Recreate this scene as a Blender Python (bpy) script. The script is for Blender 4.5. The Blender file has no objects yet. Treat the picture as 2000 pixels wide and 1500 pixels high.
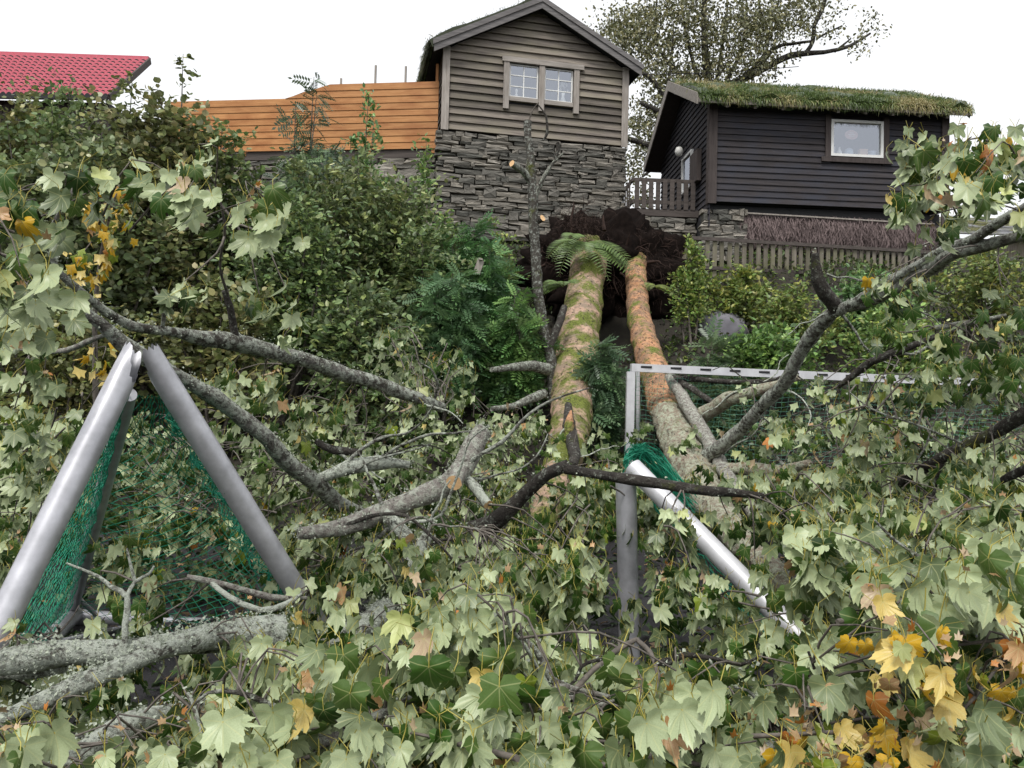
import bpy, math, random
import numpy as np
from mathutils import Vector, Matrix, noise

random.seed(7)
rng = np.random.default_rng(7)
scene = bpy.context.scene
col = scene.collection
R = math.radians

# ------------------------------------------------------------------ camera, sky, sun, exposure
F = 1570.0                       # focal length in pixels of a 2000 px wide picture
CAM = Vector((0.0, 0.0, 1.6))
PITCH, ROLL = R(2.0), R(1.5)
CAMR = Matrix.Rotation(math.pi / 2 + PITCH, 3, 'X') @ Matrix.Rotation(ROLL, 3, 'Z')
cam_data = bpy.data.cameras.new('camera')
cam_data.sensor_width = 36.0
cam_data.lens = 36.0 * F / 2000.0
cam_data.clip_start = 0.05
cam_data.clip_end = 2000.0
cam = bpy.data.objects.new('camera', cam_data)
col.objects.link(cam)
cam.location = CAM
cam.rotation_euler = CAMR.to_euler()
scene.camera = cam

SUN_EL, SUN_AZ = R(58), R(200)   # soft light from behind and left of the camera
world = bpy.data.worlds.new('World')
scene.world = world
world.use_nodes = True
wn = world.node_tree
wn.nodes.clear()
sky = wn.nodes.new('ShaderNodeTexSky')
sky.sky_type = 'NISHITA'
sky.sun_disc = False
sky.sun_elevation = SUN_EL
sky.sun_rotation = SUN_AZ
sky.air_density = 1.0
sky.dust_density = 6.0
hs = wn.nodes.new('ShaderNodeHueSaturation')
hs.inputs['Saturation'].default_value = 0.10     # closed white cloud cover
bg = wn.nodes.new('ShaderNodeBackground')
bg.inputs['Strength'].default_value = 0.15
wo = wn.nodes.new('ShaderNodeOutputWorld')
wn.links.new(sky.outputs[0], hs.inputs['Color'])
cloud = wn.nodes.new('ShaderNodeMix')             # even white cloud layer over the clear sky
cloud.data_type = 'RGBA'
cloud.inputs[0].default_value = 0.85
cloud.inputs[7].default_value = (5.4, 5.5, 5.65, 1)
wn.links.new(hs.outputs[0], cloud.inputs[6])
wn.links.new(cloud.outputs[2], bg.inputs[0])
wn.links.new(bg.outputs[0], wo.inputs[0])

sun_data = bpy.data.lights.new('sun', 'SUN')
sun_data.energy = 1.5
sun_data.angle = R(14)
sun_data.color = (1.0, 0.97, 0.92)
sun = bpy.data.objects.new('sun', sun_data)
col.objects.link(sun)
sd = Vector((math.sin(SUN_AZ) * math.cos(SUN_EL), math.cos(SUN_AZ) * math.cos(SUN_EL), math.sin(SUN_EL)))
sun.rotation_euler = (-sd).to_track_quat('-Z', 'Y').to_euler()
sun.location = (0, 0, 40)

vs = scene.view_settings
vs.view_transform = 'Standard'
vs.look = 'None'
vs.gamma = 1.0
vs.use_curve_mapping = False
vs.exposure = 0.55
cy = scene.cycles
cy.use_denoising = True
cy.max_bounces = 5
cy.diffuse_bounces = 3
cy.glossy_bounces = 2
cy.transmission_bounces = 3
cy.transparent_max_bounces = 6
cy.caustics_reflective = False
cy.caustics_refractive = False

# ------------------------------------------------------------------ helpers
def P(px, py, d):
    """point seen at a picture position, d metres in front of the lens"""
    return CAM + CAMR @ Vector(((px - 1000) / F * d, -(py - 750) / F * d, -d))

CAMR_I = np.array(CAMR.transposed())
def proj(pts):
    q = (np.asarray(pts, float) - np.array(CAM)) @ CAMR_I.T
    d = np.maximum(-q[:, 2], 1e-3)
    return 1000 + q[:, 0] / d * F, 750 - q[:, 1] / d * F, d

class MB:
    """collects vertices and faces, builds ONE mesh"""
    def __init__(s):
        s.V, s.Fc, s.M, s.C, s.U, s.T = [], [], [], [], [], []
        s.n = 0
    def add(s, V, Fc, mat=0, c=None, u=None, uv=None):
        V = np.asarray(V, float).reshape(-1, 3)
        Fc = np.asarray(Fc, int)
        if len(V) == 0 or len(Fc) == 0:
            return
        s.V.append(V); s.Fc.append(Fc + s.n); s.M.append(np.full(len(Fc), mat))
        k = len(V)
        s.C.append(np.broadcast_to(np.asarray(c if c is not None else (1, 1, 1), float), (k, 3)))
        s.U.append(np.broadcast_to(np.asarray(u if u is not None else (1, 1, 1), float), (k, 3)))
        s.T.append(np.broadcast_to(np.asarray(uv if uv is not None else (0, 0), float), (k, 2)))
        s.n += k
    def mesh(s, name, mats, smooth=False, colors=False):
        me = bpy.data.meshes.new(name)
        V = np.concatenate(s.V)
        loops = np.concatenate([f.ravel() for f in s.Fc])
        tot = np.concatenate([np.full(len(f), f.shape[1]) for f in s.Fc])
        start = np.concatenate([[0], np.cumsum(tot)[:-1]])
        me.vertices.add(len(V)); me.vertices.foreach_set('co', V.ravel())
        me.loops.add(len(loops)); me.loops.foreach_set('vertex_index', loops.astype(np.int32))
        me.polygons.add(len(tot)); me.polygons.foreach_set('loop_start', start.astype(np.int32))
        me.polygons.foreach_set('loop_total', tot.astype(np.int32))
        me.polygons.foreach_set('material_index', np.concatenate(s.M).astype(np.int32))
        me.polygons.foreach_set('use_smooth', np.full(len(tot), smooth))
        if colors:
            for nm, arr in (('top_col', s.C), ('under_col', s.U)):
                a = me.attributes.new(nm, 'FLOAT_COLOR', 'POINT')
                v = np.ones((len(V), 4)); v[:, :3] = np.concatenate(arr)
                a.data.foreach_set('color', v.ravel())
            a = me.attributes.new('leaf_uv', 'FLOAT2', 'POINT')
            a.data.foreach_set('vector', np.concatenate(s.T).ravel())
        for m in (mats if isinstance(mats, (list, tuple)) else [mats]):
            me.materials.append(m)
        me.update(calc_edges=True)
        return me
    def build(s, name, mats, parent=None, smooth=False, colors=False, local=False):
        if s.n == 0:
            return None
        return link(name, s.mesh(name, mats, smooth, colors), parent, local)

def link(name, data, parent=None, local=False):
    o = bpy.data.objects.new(name, data)
    col.objects.link(o)
    if parent is not None:
        o.parent = parent
        if not local:            # geometry given in world coordinates
            o.matrix_parent_inverse = world_of(parent).inverted()
    return o

def world_of(o):
    m = Matrix.LocRotScale(o.location, o.rotation_euler, o.scale)
    if o.parent is not None:
        m = world_of(o.parent) @ o.matrix_parent_inverse @ m
    return m

def tag(o, label=None, cat=None, group=None, kind=None):
    if label: o['label'] = label
    if cat: o['category'] = cat
    if group: o['group'] = group
    if kind: o['kind'] = kind
    return o

def thing(name, label, cat, loc=(0, 0, 0), rz=0.0, group=None):
    o = bpy.data.objects.new(name, None)
    col.objects.link(o)
    o.location = loc
    o.rotation_euler = (0, 0, rz)
    o.empty_display_size = 0.2
    return tag(o, label, cat, group)

BOXF = [(0, 3, 2, 1), (4, 5, 6, 7), (0, 1, 5, 4), (1, 2, 6, 5), (2, 3, 7, 6), (3, 0, 4, 7)]
def box(mb, x0, x1, y0, y1, z0, z1, mat=0):
    mb.add([(x0, y0, z0), (x1, y0, z0), (x1, y1, z0), (x0, y1, z0), (x0, y0, z1), (x1, y0, z1), (x1, y1, z1), (x0, y1, z1)], BOXF, mat)

def bar(mb, a, b, w, t, up=(0, 0, 1), mat=0):
    """rectangular bar from a to b, w across and t along 'up'"""
    a, b, up = Vector(a), Vector(b), Vector(up)
    d = (b - a).normalized()
    s = d.cross(up).normalized() * (w / 2)
    u = s.cross(d).normalized() * (t / 2)
    mb.add([a - s - u, a + s - u, a + s + u, a - s + u, b - s - u, b + s - u, b + s + u, b - s + u],
           [(0, 1, 2, 3), (4, 7, 6, 5), (0, 4, 5, 1), (1, 5, 6, 2), (2, 6, 7, 3), (3, 7, 4, 0)], mat)

def crom(pts, rad, step):
    """smooth a polyline and its radii"""
    p = np.asarray(pts, float); r = np.asarray(rad, float)
    q = np.vstack([2 * p[0] - p[1], p, 2 * p[-1] - p[-2]])
    out, ro = [], []
    for i in range(len(p) - 1):
        n = max(2, int(np.linalg.norm(p[i + 1] - p[i]) / step))
        t = np.linspace(0, 1, n, endpoint=False)[:, None]
        a, b, c, d = q[i], q[i + 1], q[i + 2], q[i + 3]
        out.append(0.5 * (2 * b + (c - a) * t + (2 * a - 5 * b + 4 * c - d) * t ** 2 + (3 * b - a - 3 * c + d) * t ** 3))
        ro.append(r[i] + (r[i + 1] - r[i]) * t[:, 0])
    out.append(p[-1:]); ro.append(r[-1:])
    return np.vstack(out), np.concatenate(ro)

def tube(mb, pts, rad, sides=8, jit=0.0, cap=True, mat=0, capmat=None, rough=0.0, c=None):
    p = np.asarray(pts, float); n = len(p)
    r = np.broadcast_to(np.asarray(rad, float), (n,)).copy()
    t = np.gradient(p, axis=0)
    t /= np.linalg.norm(t, axis=1)[:, None] + 1e-9
    ref = np.array([0.3, 0.2, 1.0]) if abs(t[0][2]) < 0.9 else np.array([1.0, 0.2, 0.1])
    u = ref - t[0] * ref.dot(t[0]); u /= np.linalg.norm(u)
    V = np.zeros((n, sides, 3)); N = np.zeros((n, sides, 3))
    ang = np.linspace(0, 2 * np.pi, sides, endpoint=False)
    for i in range(n):
        u = u - t[i] * u.dot(t[i]); u /= np.linalg.norm(u) + 1e-9
        w = np.cross(t[i], u)
        N[i] = np.cos(ang)[:, None] * u + np.sin(ang)[:, None] * w
    k = 1 + (rng.normal(0, jit, (n, sides)) if jit else 0) + np.zeros((n, sides))
    V = p[:, None, :] + N * (r[:, None] * k)[:, :, None]
    i, j = np.meshgrid(np.arange(n - 1), np.arange(sides), indexing='ij')
    j2 = (j + 1) % sides
    Fq = np.stack([i * sides + j, i * sides + j2, (i + 1) * sides + j2, (i + 1) * sides + j], -1).reshape(-1, 4)
    mb.add(V.reshape(-1, 3), Fq, mat, c)
    if cap:
        cm = mat if capmat is None else capmat
        mb.add(V[0][::-1], [tuple(range(sides))], mat, c)
        mb.add(V[-1], [tuple(range(sides))], cm, c)
    return V.reshape(-1, 3), N.reshape(-1, 3)

# ------------------------------------------------------------------ materials
def mat_base(name):
    m = bpy.data.materials.new(name)
    m.use_nodes = True
    nt = m.node_tree
    return m, nt, nt.nodes['Principled BSDF']

def N(nt, kind, **kw):
    n = nt.nodes.new(kind)
    for k, v in kw.items():
        if k in n.inputs: n.inputs[k].default_value = v
        else: setattr(n, k, v)
    return n

def ramp(nt, src, stops):
    r = nt.nodes.new('ShaderNodeValToRGB')
    e = r.color_ramp.elements
    while len(e) < len(stops): e.new(0.5)
    for el, (p, c) in zip(e, stops):
        el.position = p
        el.color = (c[0], c[1], c[2], 1) if not isinstance(c, (int, float)) else (c, c, c, 1)
    nt.links.new(src, r.inputs[0])
    return r.outputs[0]

def coords(nt, scale=(1, 1, 1), kind='Object'):
    tc = nt.nodes.new('ShaderNodeTexCoord')
    mp = nt.nodes.new('ShaderNodeMapping')
    mp.inputs['Scale'].default_value = scale
    nt.links.new(tc.outputs[kind], mp.inputs[0])
    return mp.outputs[0]

def noise_tex(nt, vec, scale, detail=5, rough=0.6):
    n = N(nt, 'ShaderNodeTexNoise')
    n.inputs['Scale'].default_value = scale
    n.inputs['Detail'].default_value = detail
    n.inputs['Roughness'].default_value = rough
    nt.links.new(vec, n.inputs['Vector'])
    return n.outputs['Fac']

def mixc(nt, fac, a, b, mode='MIX'):
    m = nt.nodes.new('ShaderNodeMix')
    m.data_type = 'RGBA'
    m.blend_type = mode
    for s, v in ((m.inputs[0], fac), (m.inputs[6], a), (m.inputs[7], b)):
        if hasattr(v, 'is_output'): nt.links.new(v, s)
        elif isinstance(v, (int, float)): s.default_value = v
        else: s.default_value = (v[0], v[1], v[2], 1)
    return m.outputs[2]

def math_n(nt, op, a, b=None, c=None):
    m = nt.nodes.new('ShaderNodeMath')
    m.operation = op
    for s, v in zip(m.inputs, (a, b, c)):
        if v is None: continue
        if hasattr(v, 'is_output'): nt.links.new(v, s)
        else: s.default_value = v
    return m.outputs[0]

def bump(nt, b, h, strength=0.5, dist=0.02):
    n = nt.nodes.new('ShaderNodeBump')
    n.inputs['Strength'].default_value = strength
    n.inputs['Distance'].default_value = dist
    nt.links.new(h, n.inputs['Height'])
    nt.links.new(n.outputs[0], b.inputs['Normal'])

def simple(name, c, rough=0.7, metal=0.0, var=0.15, scale=8.0, spec=0.3):
    m, nt, b = mat_base(name)
    f = noise_tex(nt, coords(nt), scale)
    nt.links.new(ramp(nt, f, [(0.25, [x * (1 - var) for x in c]), (0.75, [min(1, x * (1 + var)) for x in c])]), b.inputs['Base Color'])
    b.inputs['Roughness'].default_value = rough
    b.inputs['Metallic'].default_value = metal
    b.inputs['Specular IOR Level'].default_value = spec
    return m

def wood(name, c1, c2, stain=None, along=(0.6, 9, 9), rough=0.8, dark=0.25):
    """weathered boards: grain stretched along the board, every board its own shade"""
    m, nt, b = mat_base(name)
    v = coords(nt, along)
    oi = nt.nodes.new('ShaderNodeObjectInfo')
    va = nt.nodes.new('ShaderNodeVectorMath'); va.operation = 'ADD'
    nt.links.new(v, va.inputs[0])
    sc = nt.nodes.new('ShaderNodeVectorMath'); sc.operation = 'SCALE'
    sc.inputs[0].default_value = (17, 31, 23)
    nt.links.new(oi.outputs['Random'], sc.inputs['Scale'])
    nt.links.new(sc.outputs[0], va.inputs[1])
    g = noise_tex(nt, va.outputs[0], 3.0, 7, 0.65)
    c = ramp(nt, g, [(0.28, c1), (0.72, c2)])
    if stain:
        s = noise_tex(nt, coords(nt, (0.8, 2, 2)), 1.7, 4)
        c = mixc(nt, ramp(nt, s, [(0.42, 0.0), (0.68, 0.8)]), c, stain)
    k = math_n(nt, 'MULTIPLY_ADD', oi.outputs['Random'], dark * 2, 1 - dark)
    hv = nt.nodes.new('ShaderNodeHueSaturation')
    nt.links.new(k, hv.inputs['Value'])
    nt.links.new(c, hv.inputs['Color'])
    nt.links.new(hv.outputs[0], b.inputs['Base Color'])
    b.inputs['Roughness'].default_value = rough
    b.inputs['Specular IOR Level'].default_value = 0.25
    bump(nt, b, g, 0.4, 0.01)
    return m

def bark(name, base, light, lichen, lich_lo, lich_hi, moss=None, moss_lo=0.5, moss_hi=0.6, scale=9.0, patch=None, fleck=0.0):
    m, nt, b = mat_base(name)
    v = coords(nt)
    n1 = noise_tex(nt, v, scale, 8, 0.72)
    c = ramp(nt, n1, [(0.3, base), (0.7, light)])
    n2 = noise_tex(nt, v, scale * 2.3, 7, 0.75)
    if patch:                       # second bark colour in ragged patches
        n6 = noise_tex(nt, v, scale * 0.55, 8, 0.75)
        c = mixc(nt, ramp(nt, n6, [(0.46, 0.0), (0.56, 0.9)]), c, patch)
    c = mixc(nt, ramp(nt, n2, [(lich_lo, 0.0), (lich_hi, 1.0)]), c, lichen)
    h = n2
    if moss:
        n3 = noise_tex(nt, v, scale * 0.33, 8, 0.75)
        n4 = noise_tex(nt, v, scale * 6, 3, 0.6)
        mc = ramp(nt, n4, [(0.3, [x * 0.45 for x in moss]), (0.7, [x * 1.4 for x in moss])])
        c = mixc(nt, ramp(nt, n3, [(moss_lo, 0.0), (moss_hi, 1.0)]), c, mc)
        h = math_n(nt, 'ADD', n2, math_n(nt, 'MULTIPLY', n4, 0.5))
    if fleck:                       # dark cracks and scars across the stem
        vs_ = coords(nt, (1.0, 0.35, 1.0))
        n5 = noise_tex(nt, vs_, scale * 3.1, 5, 0.65)
        c = mixc(nt, ramp(nt, n5, [(0.34, fleck), (0.43, 0.0)]), c, (0.045, 0.032, 0.026))
    nt.links.new(c, b.inputs['Base Color'])
    b.inputs['Roughness'].default_value = 0.9
    b.inputs['Specular IOR Level'].default_value = 0.2
    bump(nt, b, h, 1.0, 0.04)
    return m

def leaf_material(name, veins=True):
    m, nt, b = mat_base(name)
    at = N(nt, 'ShaderNodeAttribute', attribute_name='top_col')
    au = N(nt, 'ShaderNodeAttribute', attribute_name='under_col')
    geo = nt.nodes.new('ShaderNodeNewGeometry')
    c = mixc(nt, geo.outputs['Backfacing'], at.outputs['Color'], au.outputs['Color'])
    blot = noise_tex(nt, coords(nt), 26.0, 4)
    c = mixc(nt, ramp(nt, blot, [(0.3, 0.45), (0.6, 0.0)]), c, (0.6, 0.62, 0.55), 'MULTIPLY')
    if veins:
        uv = N(nt, 'ShaderNodeAttribute', attribute_name='leaf_uv')
        sep = nt.nodes.new('ShaderNodeSeparateXYZ')
        nt.links.new(uv.outputs['Vector'], sep.inputs[0])
        d = None
        for a in (0, 46, -46, 104, -104):
            ca, sa = math.cos(R(a)), math.sin(R(a))
            across = math_n(nt, 'ABSOLUTE', math_n(nt, 'SUBTRACT', math_n(nt, 'MULTIPLY', sep.outputs[0], ca), math_n(nt, 'MULTIPLY', sep.outputs[1], sa)))
            along = math_n(nt, 'ADD', math_n(nt, 'MULTIPLY', sep.outputs[0], sa), math_n(nt, 'MULTIPLY', sep.outputs[1], ca))
            one = math_n(nt, 'ADD', across, math_n(nt, 'MULTIPLY', math_n(nt, 'LESS_THAN', along, 0.0), 5.0))
            d = one if d is None else math_n(nt, 'MINIMUM', d, one)
        vm = ramp(nt, d, [(0.006, 0.38), (0.022, 0.0)])
        c = mixc(nt, vm, c, (0.55, 0.55, 0.26))
        stalk = math_n(nt, 'LESS_THAN', sep.outputs[1], -1.5)
        c = mixc(nt, stalk, c, (0.50, 0.44, 0.10))
    nt.links.new(c, b.inputs['Base Color'])
    b.inputs['Roughness'].default_value = 0.40
    b.inputs['Specular IOR Level'].default_value = 0.45
    tr = nt.nodes.new('ShaderNodeBsdfTranslucent')
    nt.links.new(at.outputs['Color'], tr.inputs[0])
    mx = nt.nodes.new('ShaderNodeMixShader')
    mx.inputs[0].default_value = 0.15
    out = [n for n in nt.nodes if n.type == 'OUTPUT_MATERIAL'][0]
    nt.links.new(b.outputs[0], mx.inputs[1]); nt.links.new(tr.outputs[0], mx.inputs[2])
    nt.links.new(mx.outputs[0], out.inputs[0])
    return m

M = {}
M['leaf'] = leaf_material('maple_leaf')
M['smallleaf'] = leaf_material('shrub_leaf', False)
M['lichen_bark'] = bark('lichen_bark', (0.035, 0.030, 0.026), (0.14, 0.125, 0.11), (0.42, 0.45, 0.38), 0.46, 0.60, None, scale=10, patch=(0.20, 0.20, 0.17))
M['snag_bark'] = bark('snag_bark', (0.030, 0.026, 0.022), (0.11, 0.10, 0.085), (0.34, 0.36, 0.32), 0.50, 0.62, (0.10, 0.11, 0.03), 0.56, 0.66, 9.0)
M['limb_bark'] = bark('limb_bark', (0.035, 0.030, 0.027), (0.13, 0.12, 0.10), (0.46, 0.49, 0.42), 0.45, 0.56, (0.13, 0.14, 0.04), 0.60, 0.70, 9.0, (0.22, 0.21, 0.19), .8)
M['dark_bark'] = bark('dark_bark', (0.022, 0.019, 0.017), (0.09, 0.08, 0.07), (0.33, 0.35, 0.30), 0.54, 0.68, (0.10, 0.12, 0.025), 0.58, 0.70)
M['log_bark'] = bark('log_bark', (0.045, 0.04, 0.034), (0.19, 0.175, 0.15), (0.60, 0.64, 0.55), 0.41, 0.51, None, scale=13, patch=(0.34, 0.35, 0.30))
M['grey_bark'] = bark('grey_bark', (0.16, 0.14, 0.13), (0.40, 0.37, 0.33), (0.52, 0.54, 0.46), 0.46, 0.60, None, scale=12, fleck=.8)
M['mossy_trunk'] = bark('mossy_trunk_bark', (0.42, 0.26, 0.185), (0.70, 0.49, 0.37), (0.11, 0.075, 0.055), 0.60, 0.70, (0.17, 0.20, 0.045), 0.43, 0.53, 7.0, (0.30, 0.235, 0.175), .95)
M['orange_trunk'] = bark('orange_trunk_bark', (0.46, 0.21, 0.10), (0.70, 0.42, 0.25), (0.10, 0.065, 0.05), 0.54, 0.61, (0.17, 0.20, 0.045), 0.51, 0.60, 7.0, (0.30, 0.20, 0.135), .95)
M['shaggy_bark'] = bark('shaggy_lichen_bark', (0.22, 0.15, 0.11), (0.42, 0.35, 0.28), (0.46, 0.48, 0.36), 0.44, 0.56, (0.15, 0.165, 0.06), 0.55, 0.66, 8.0, (0.25, 0.22, 0.16), .9)
M['twig'] = simple('twig_bark', (0.12, 0.105, 0.09), 0.85, var=0.8, scale=26)
M['cut'] = simple('sawn_wood', (0.72, 0.46, 0.24), 0.8, var=0.2, scale=25)
M['lichen'] = simple('lichen_tuft', (0.33, 0.36, 0.29), 0.95, var=0.3, scale=20)
M['soil'] = simple('root_soil', (0.009, 0.006, 0.005), 1.0, var=0.6, scale=14, spec=0.1)
M['root'] = simple('root_bark', (0.035, 0.020, 0.015), 0.9, var=0.5, scale=20)
M['siding'] = wood('weathered_siding', (0.075, 0.063, 0.055), (0.27, 0.235, 0.20), (0.20, 0.18, 0.135), dark=.36)
M['barge'] = wood('weathered_barge_board', (0.10, 0.095, 0.095), (0.24, 0.225, 0.22), dark=.1)
M['trim'] = wood('weathered_trim', (0.22, 0.19, 0.165), (0.45, 0.41, 0.37), None, (7, 7, 0.7), dark=0.12)
M['trimh'] = wood('weathered_trim_level', (0.20, 0.18, 0.16), (0.42, 0.38, 0.34), None, (0.7, 7, 7), dark=0.12)
M['tar'] = wood('tarred_siding', (0.027, 0.024, 0.026), (0.068, 0.060, 0.062), (0.044, 0.047, 0.062), dark=0.18)
M['tartrim'] = wood('tarred_trim', (0.045, 0.036, 0.034), (0.095, 0.078, 0.073), None, (7, 7, 0.8), dark=0.1)
M['orange'] = wood('orange_stained_boards', (0.37, 0.155, 0.047), (0.54, 0.27, 0.105), (0.30, 0.11, 0.032), dark=0.10, rough=0.55)
M['picket'] = wood('picket_wood', (0.10, 0.085, 0.07), (0.26, 0.23, 0.19), (0.15, 0.15, 0.08), (7, 7, 0.8), dark=0.25)
M['rail'] = wood('dark_rail_wood', (0.05, 0.042, 0.038), (0.12, 0.10, 0.09), dark=0.1)
M['white'] = simple('white_paint', (0.78, 0.78, 0.76), 0.5, var=0.06)
M['dark'] = simple('dark_interior', (0.03, 0.03, 0.032), 0.9)
M['room'] = simple('room_lining', (0.16, 0.17, 0.19), 0.9)
M['steel'] = simple('grey_aluminium', (0.46, 0.46, 0.49), 0.42, metal=0.5, var=0.28, scale=9, spec=0.5)
M['alu_white'] = simple('pale_aluminium', (0.60, 0.60, 0.62), 0.42, metal=0.3, var=0.16, spec=0.5)
M['net'] = simple('green_net_cord', (0.015, 0.22, 0.13), 0.6, var=0.2)
M['net_pale'] = simple('pale_green_net_cord', (0.16, 0.38, 0.27), 0.6, var=0.2)
M['brush'] = simple('juniper_brushwood', (0.19, 0.145, 0.14), 0.9, var=0.35, scale=12)
M['black'] = simple('black_paint_and_gap_shade', (0.02, 0.02, 0.022), 0.5)
M['ceramic'] = simple('white_ceramic', (0.75, 0.74, 0.70), 0.3, var=0.05)
M['pink'] = simple('pink_sign', (0.62, 0.36, 0.34), 0.6, var=0.05)
M['card'] = simple('brown_box', (0.55, 0.36, 0.25), 0.7, var=0.08)
M['bluejar'] = simple('blue_grey_jar', (0.35, 0.42, 0.50), 0.3, var=0.08)
M['redtile'] = simple('red_roof_tile', (0.50, 0.115, 0.15), 0.6, var=0.12, scale=3, spec=0.3)
M['boulder'] = simple('grey_boulder', (0.17, 0.165, 0.185), 0.9, var=0.3, scale=4)
M['render'] = simple('pale_lime_wall', (0.50, 0.49, 0.46), 0.9, var=0.25, scale=3)

def stone_mat():
    m, nt, b = mat_base('grey_schist')
    oi = nt.nodes.new('ShaderNodeObjectInfo')
    g = noise_tex(nt, coords(nt, (2, 2, 8)), 3.0, 7, 0.7)
    c = ramp(nt, g, [(0.28, (0.08, 0.076, 0.072)), (0.55, (0.23, 0.218, 0.20)), (0.8, (0.43, 0.41, 0.37))])
    t = ramp(nt, oi.outputs['Random'], [(0.0, (0.45, 0.47, 0.44)), (0.5, (0.95, 0.93, 0.88)), (0.85, (1.15, 1.1, 1.0)), (1.0, (1.7, 1.65, 1.55))])
    nt.links.new(mixc(nt, 1.0, c, t, 'MULTIPLY'), b.inputs['Base Color'])
    b.inputs['Roughness'].default_value = 0.85
    bump(nt, b, g, 0.7, 0.02)
    return m
M['stone'] = stone_mat()

def glass_mat():
    m, nt, b = mat_base('window_glass')
    out = [n for n in nt.nodes if n.type == 'OUTPUT_MATERIAL'][0]
    gl = nt.nodes.new('ShaderNodeBsdfGlossy'); gl.inputs['Roughness'].default_value = 0.03
    gl.inputs['Color'].default_value = (0.85, 0.9, 1.0, 1)
    tr = nt.nodes.new('ShaderNodeBsdfTransparent'); tr.inputs[0].default_value = (0.85, 0.88, 0.9, 1)
    mx = nt.nodes.new('ShaderNodeMixShader'); mx.inputs[0].default_value = 0.32
    nt.links.new(tr.outputs[0], mx.inputs[1]); nt.links.new(gl.outputs[0], mx.inputs[2])
    nt.links.new(mx.outputs[0], out.inputs[0])
    return m
M['glass'] = glass_mat()

def ground_mat():
    m, nt, b = mat_base('ground')
    v = coords(nt)
    sep = nt.nodes.new('ShaderNodeSeparateXYZ'); nt.links.new(v, sep.inputs[0])
    g1 = noise_tex(nt, v, 95.0, 3, 0.7)
    gravel = ramp(nt, g1, [(0.35, (0.010, 0.009, 0.011)), (0.60, (0.028, 0.026, 0.029)), (0.74, (0.20, 0.19, 0.19))])
    s1 = noise_tex(nt, v, 4.0, 7, 0.7)
    soil = ramp(nt, s1, [(0.3, (0.010, 0.008, 0.006)), (0.6, (0.026, 0.021, 0.013)), (0.8, (0.035, 0.045, 0.016))])
    k = ramp(nt, math_n(nt, 'MULTIPLY', sep.outputs[2], 2.0), [(0.1, 0.0), (0.6, 1.0)])
    nt.links.new(mixc(nt, k, gravel, soil), b.inputs['Base Color'])
    b.inputs['Roughness'].default_value = 0.85
    bump(nt, b, g1, 0.6, 0.01)
    return m
M['ground'] = ground_mat()

# ------------------------------------------------------------------ the ground: pitch, bank, terraces
HA = R(12)                                        # the grey cabin is turned 12 degrees
H0 = P(866, 250, 18.5)                            # its near left corner, foot of the boarding
HX = Vector((math.cos(HA), math.sin(HA), 0))
HW = 4.38
DA = R(3.5)
D0 = P(1387, 392, 18.0)                           # the dark cabin, near left corner
ROOT = P(1195, 520, 15.6)
FENCE_R, FENCE_L = P(858, 290, 18.7), P(330, 264, 19.6)

def terrain(x, y):
    x = np.asarray(x, float); y = np.asarray(y, float)
    z = np.interp(y, [9.2, 10.2, 16.5, 19.0, 22.0], [0, 0.4, 4.35, 5.65, 5.75])
    bank = np.clip((y - 9.3) / 1.5, 0, 1) * np.clip((20 - y) / 3, 0, 1)
    z = z + bank * (0.18 * np.sin(x * 1.3 + y * 0.7) + 0.12 * np.sin(x * 2.9 - y * 1.9) + 0.08 * np.sin(x * 5.1 + 1) * np.sin(y * 4.3))
    hole = np.exp(-(((x - ROOT.x) / 1.5) ** 2 + ((y - ROOT.y + 0.5) / 1.1) ** 2))
    z = z - 0.75 * hole
    wl = FENCE_R.y + (x - FENCE_R.x) * (FENCE_L.y - FENCE_R.y) / (FENCE_L.x - FENCE_R.x)
    up = (x < H0.x + 4.0) & (y > np.maximum(wl, H0.y + (x - H0.x) * math.tan(HA)) + 0.35)
    return np.where(up, 7.95, z)

def tz(x, y): return float(terrain(np.array([x]), np.array([y]))[0])

xs = np.concatenate([[-600, -200, -80, -40, -25], np.arange(-17, 17.01, 0.25), [25, 40, 80, 200, 600]])
ys = np.concatenate([[-600, -100, -20, -5, 0, 3, 6, 8], np.arange(9, 21.01, 0.2), [22, 24, 28, 35, 60, 120, 300, 900]])
gx, gy = np.meshgrid(xs, ys, indexing='ij')
mb = MB()
i, j = np.meshgrid(np.arange(len(xs) - 1), np.arange(len(ys) - 1), indexing='ij')
n2 = len(ys)
mb.add(np.stack([gx, gy, terrain(gx, gy)], -1).reshape(-1, 3),
       np.stack([i * n2 + j, (i + 1) * n2 + j, (i + 1) * n2 + j + 1, i * n2 + j + 1], -1).reshape(-1, 4))
tag(mb.build('ground', M['ground'], smooth=True), kind='structure')

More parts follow.
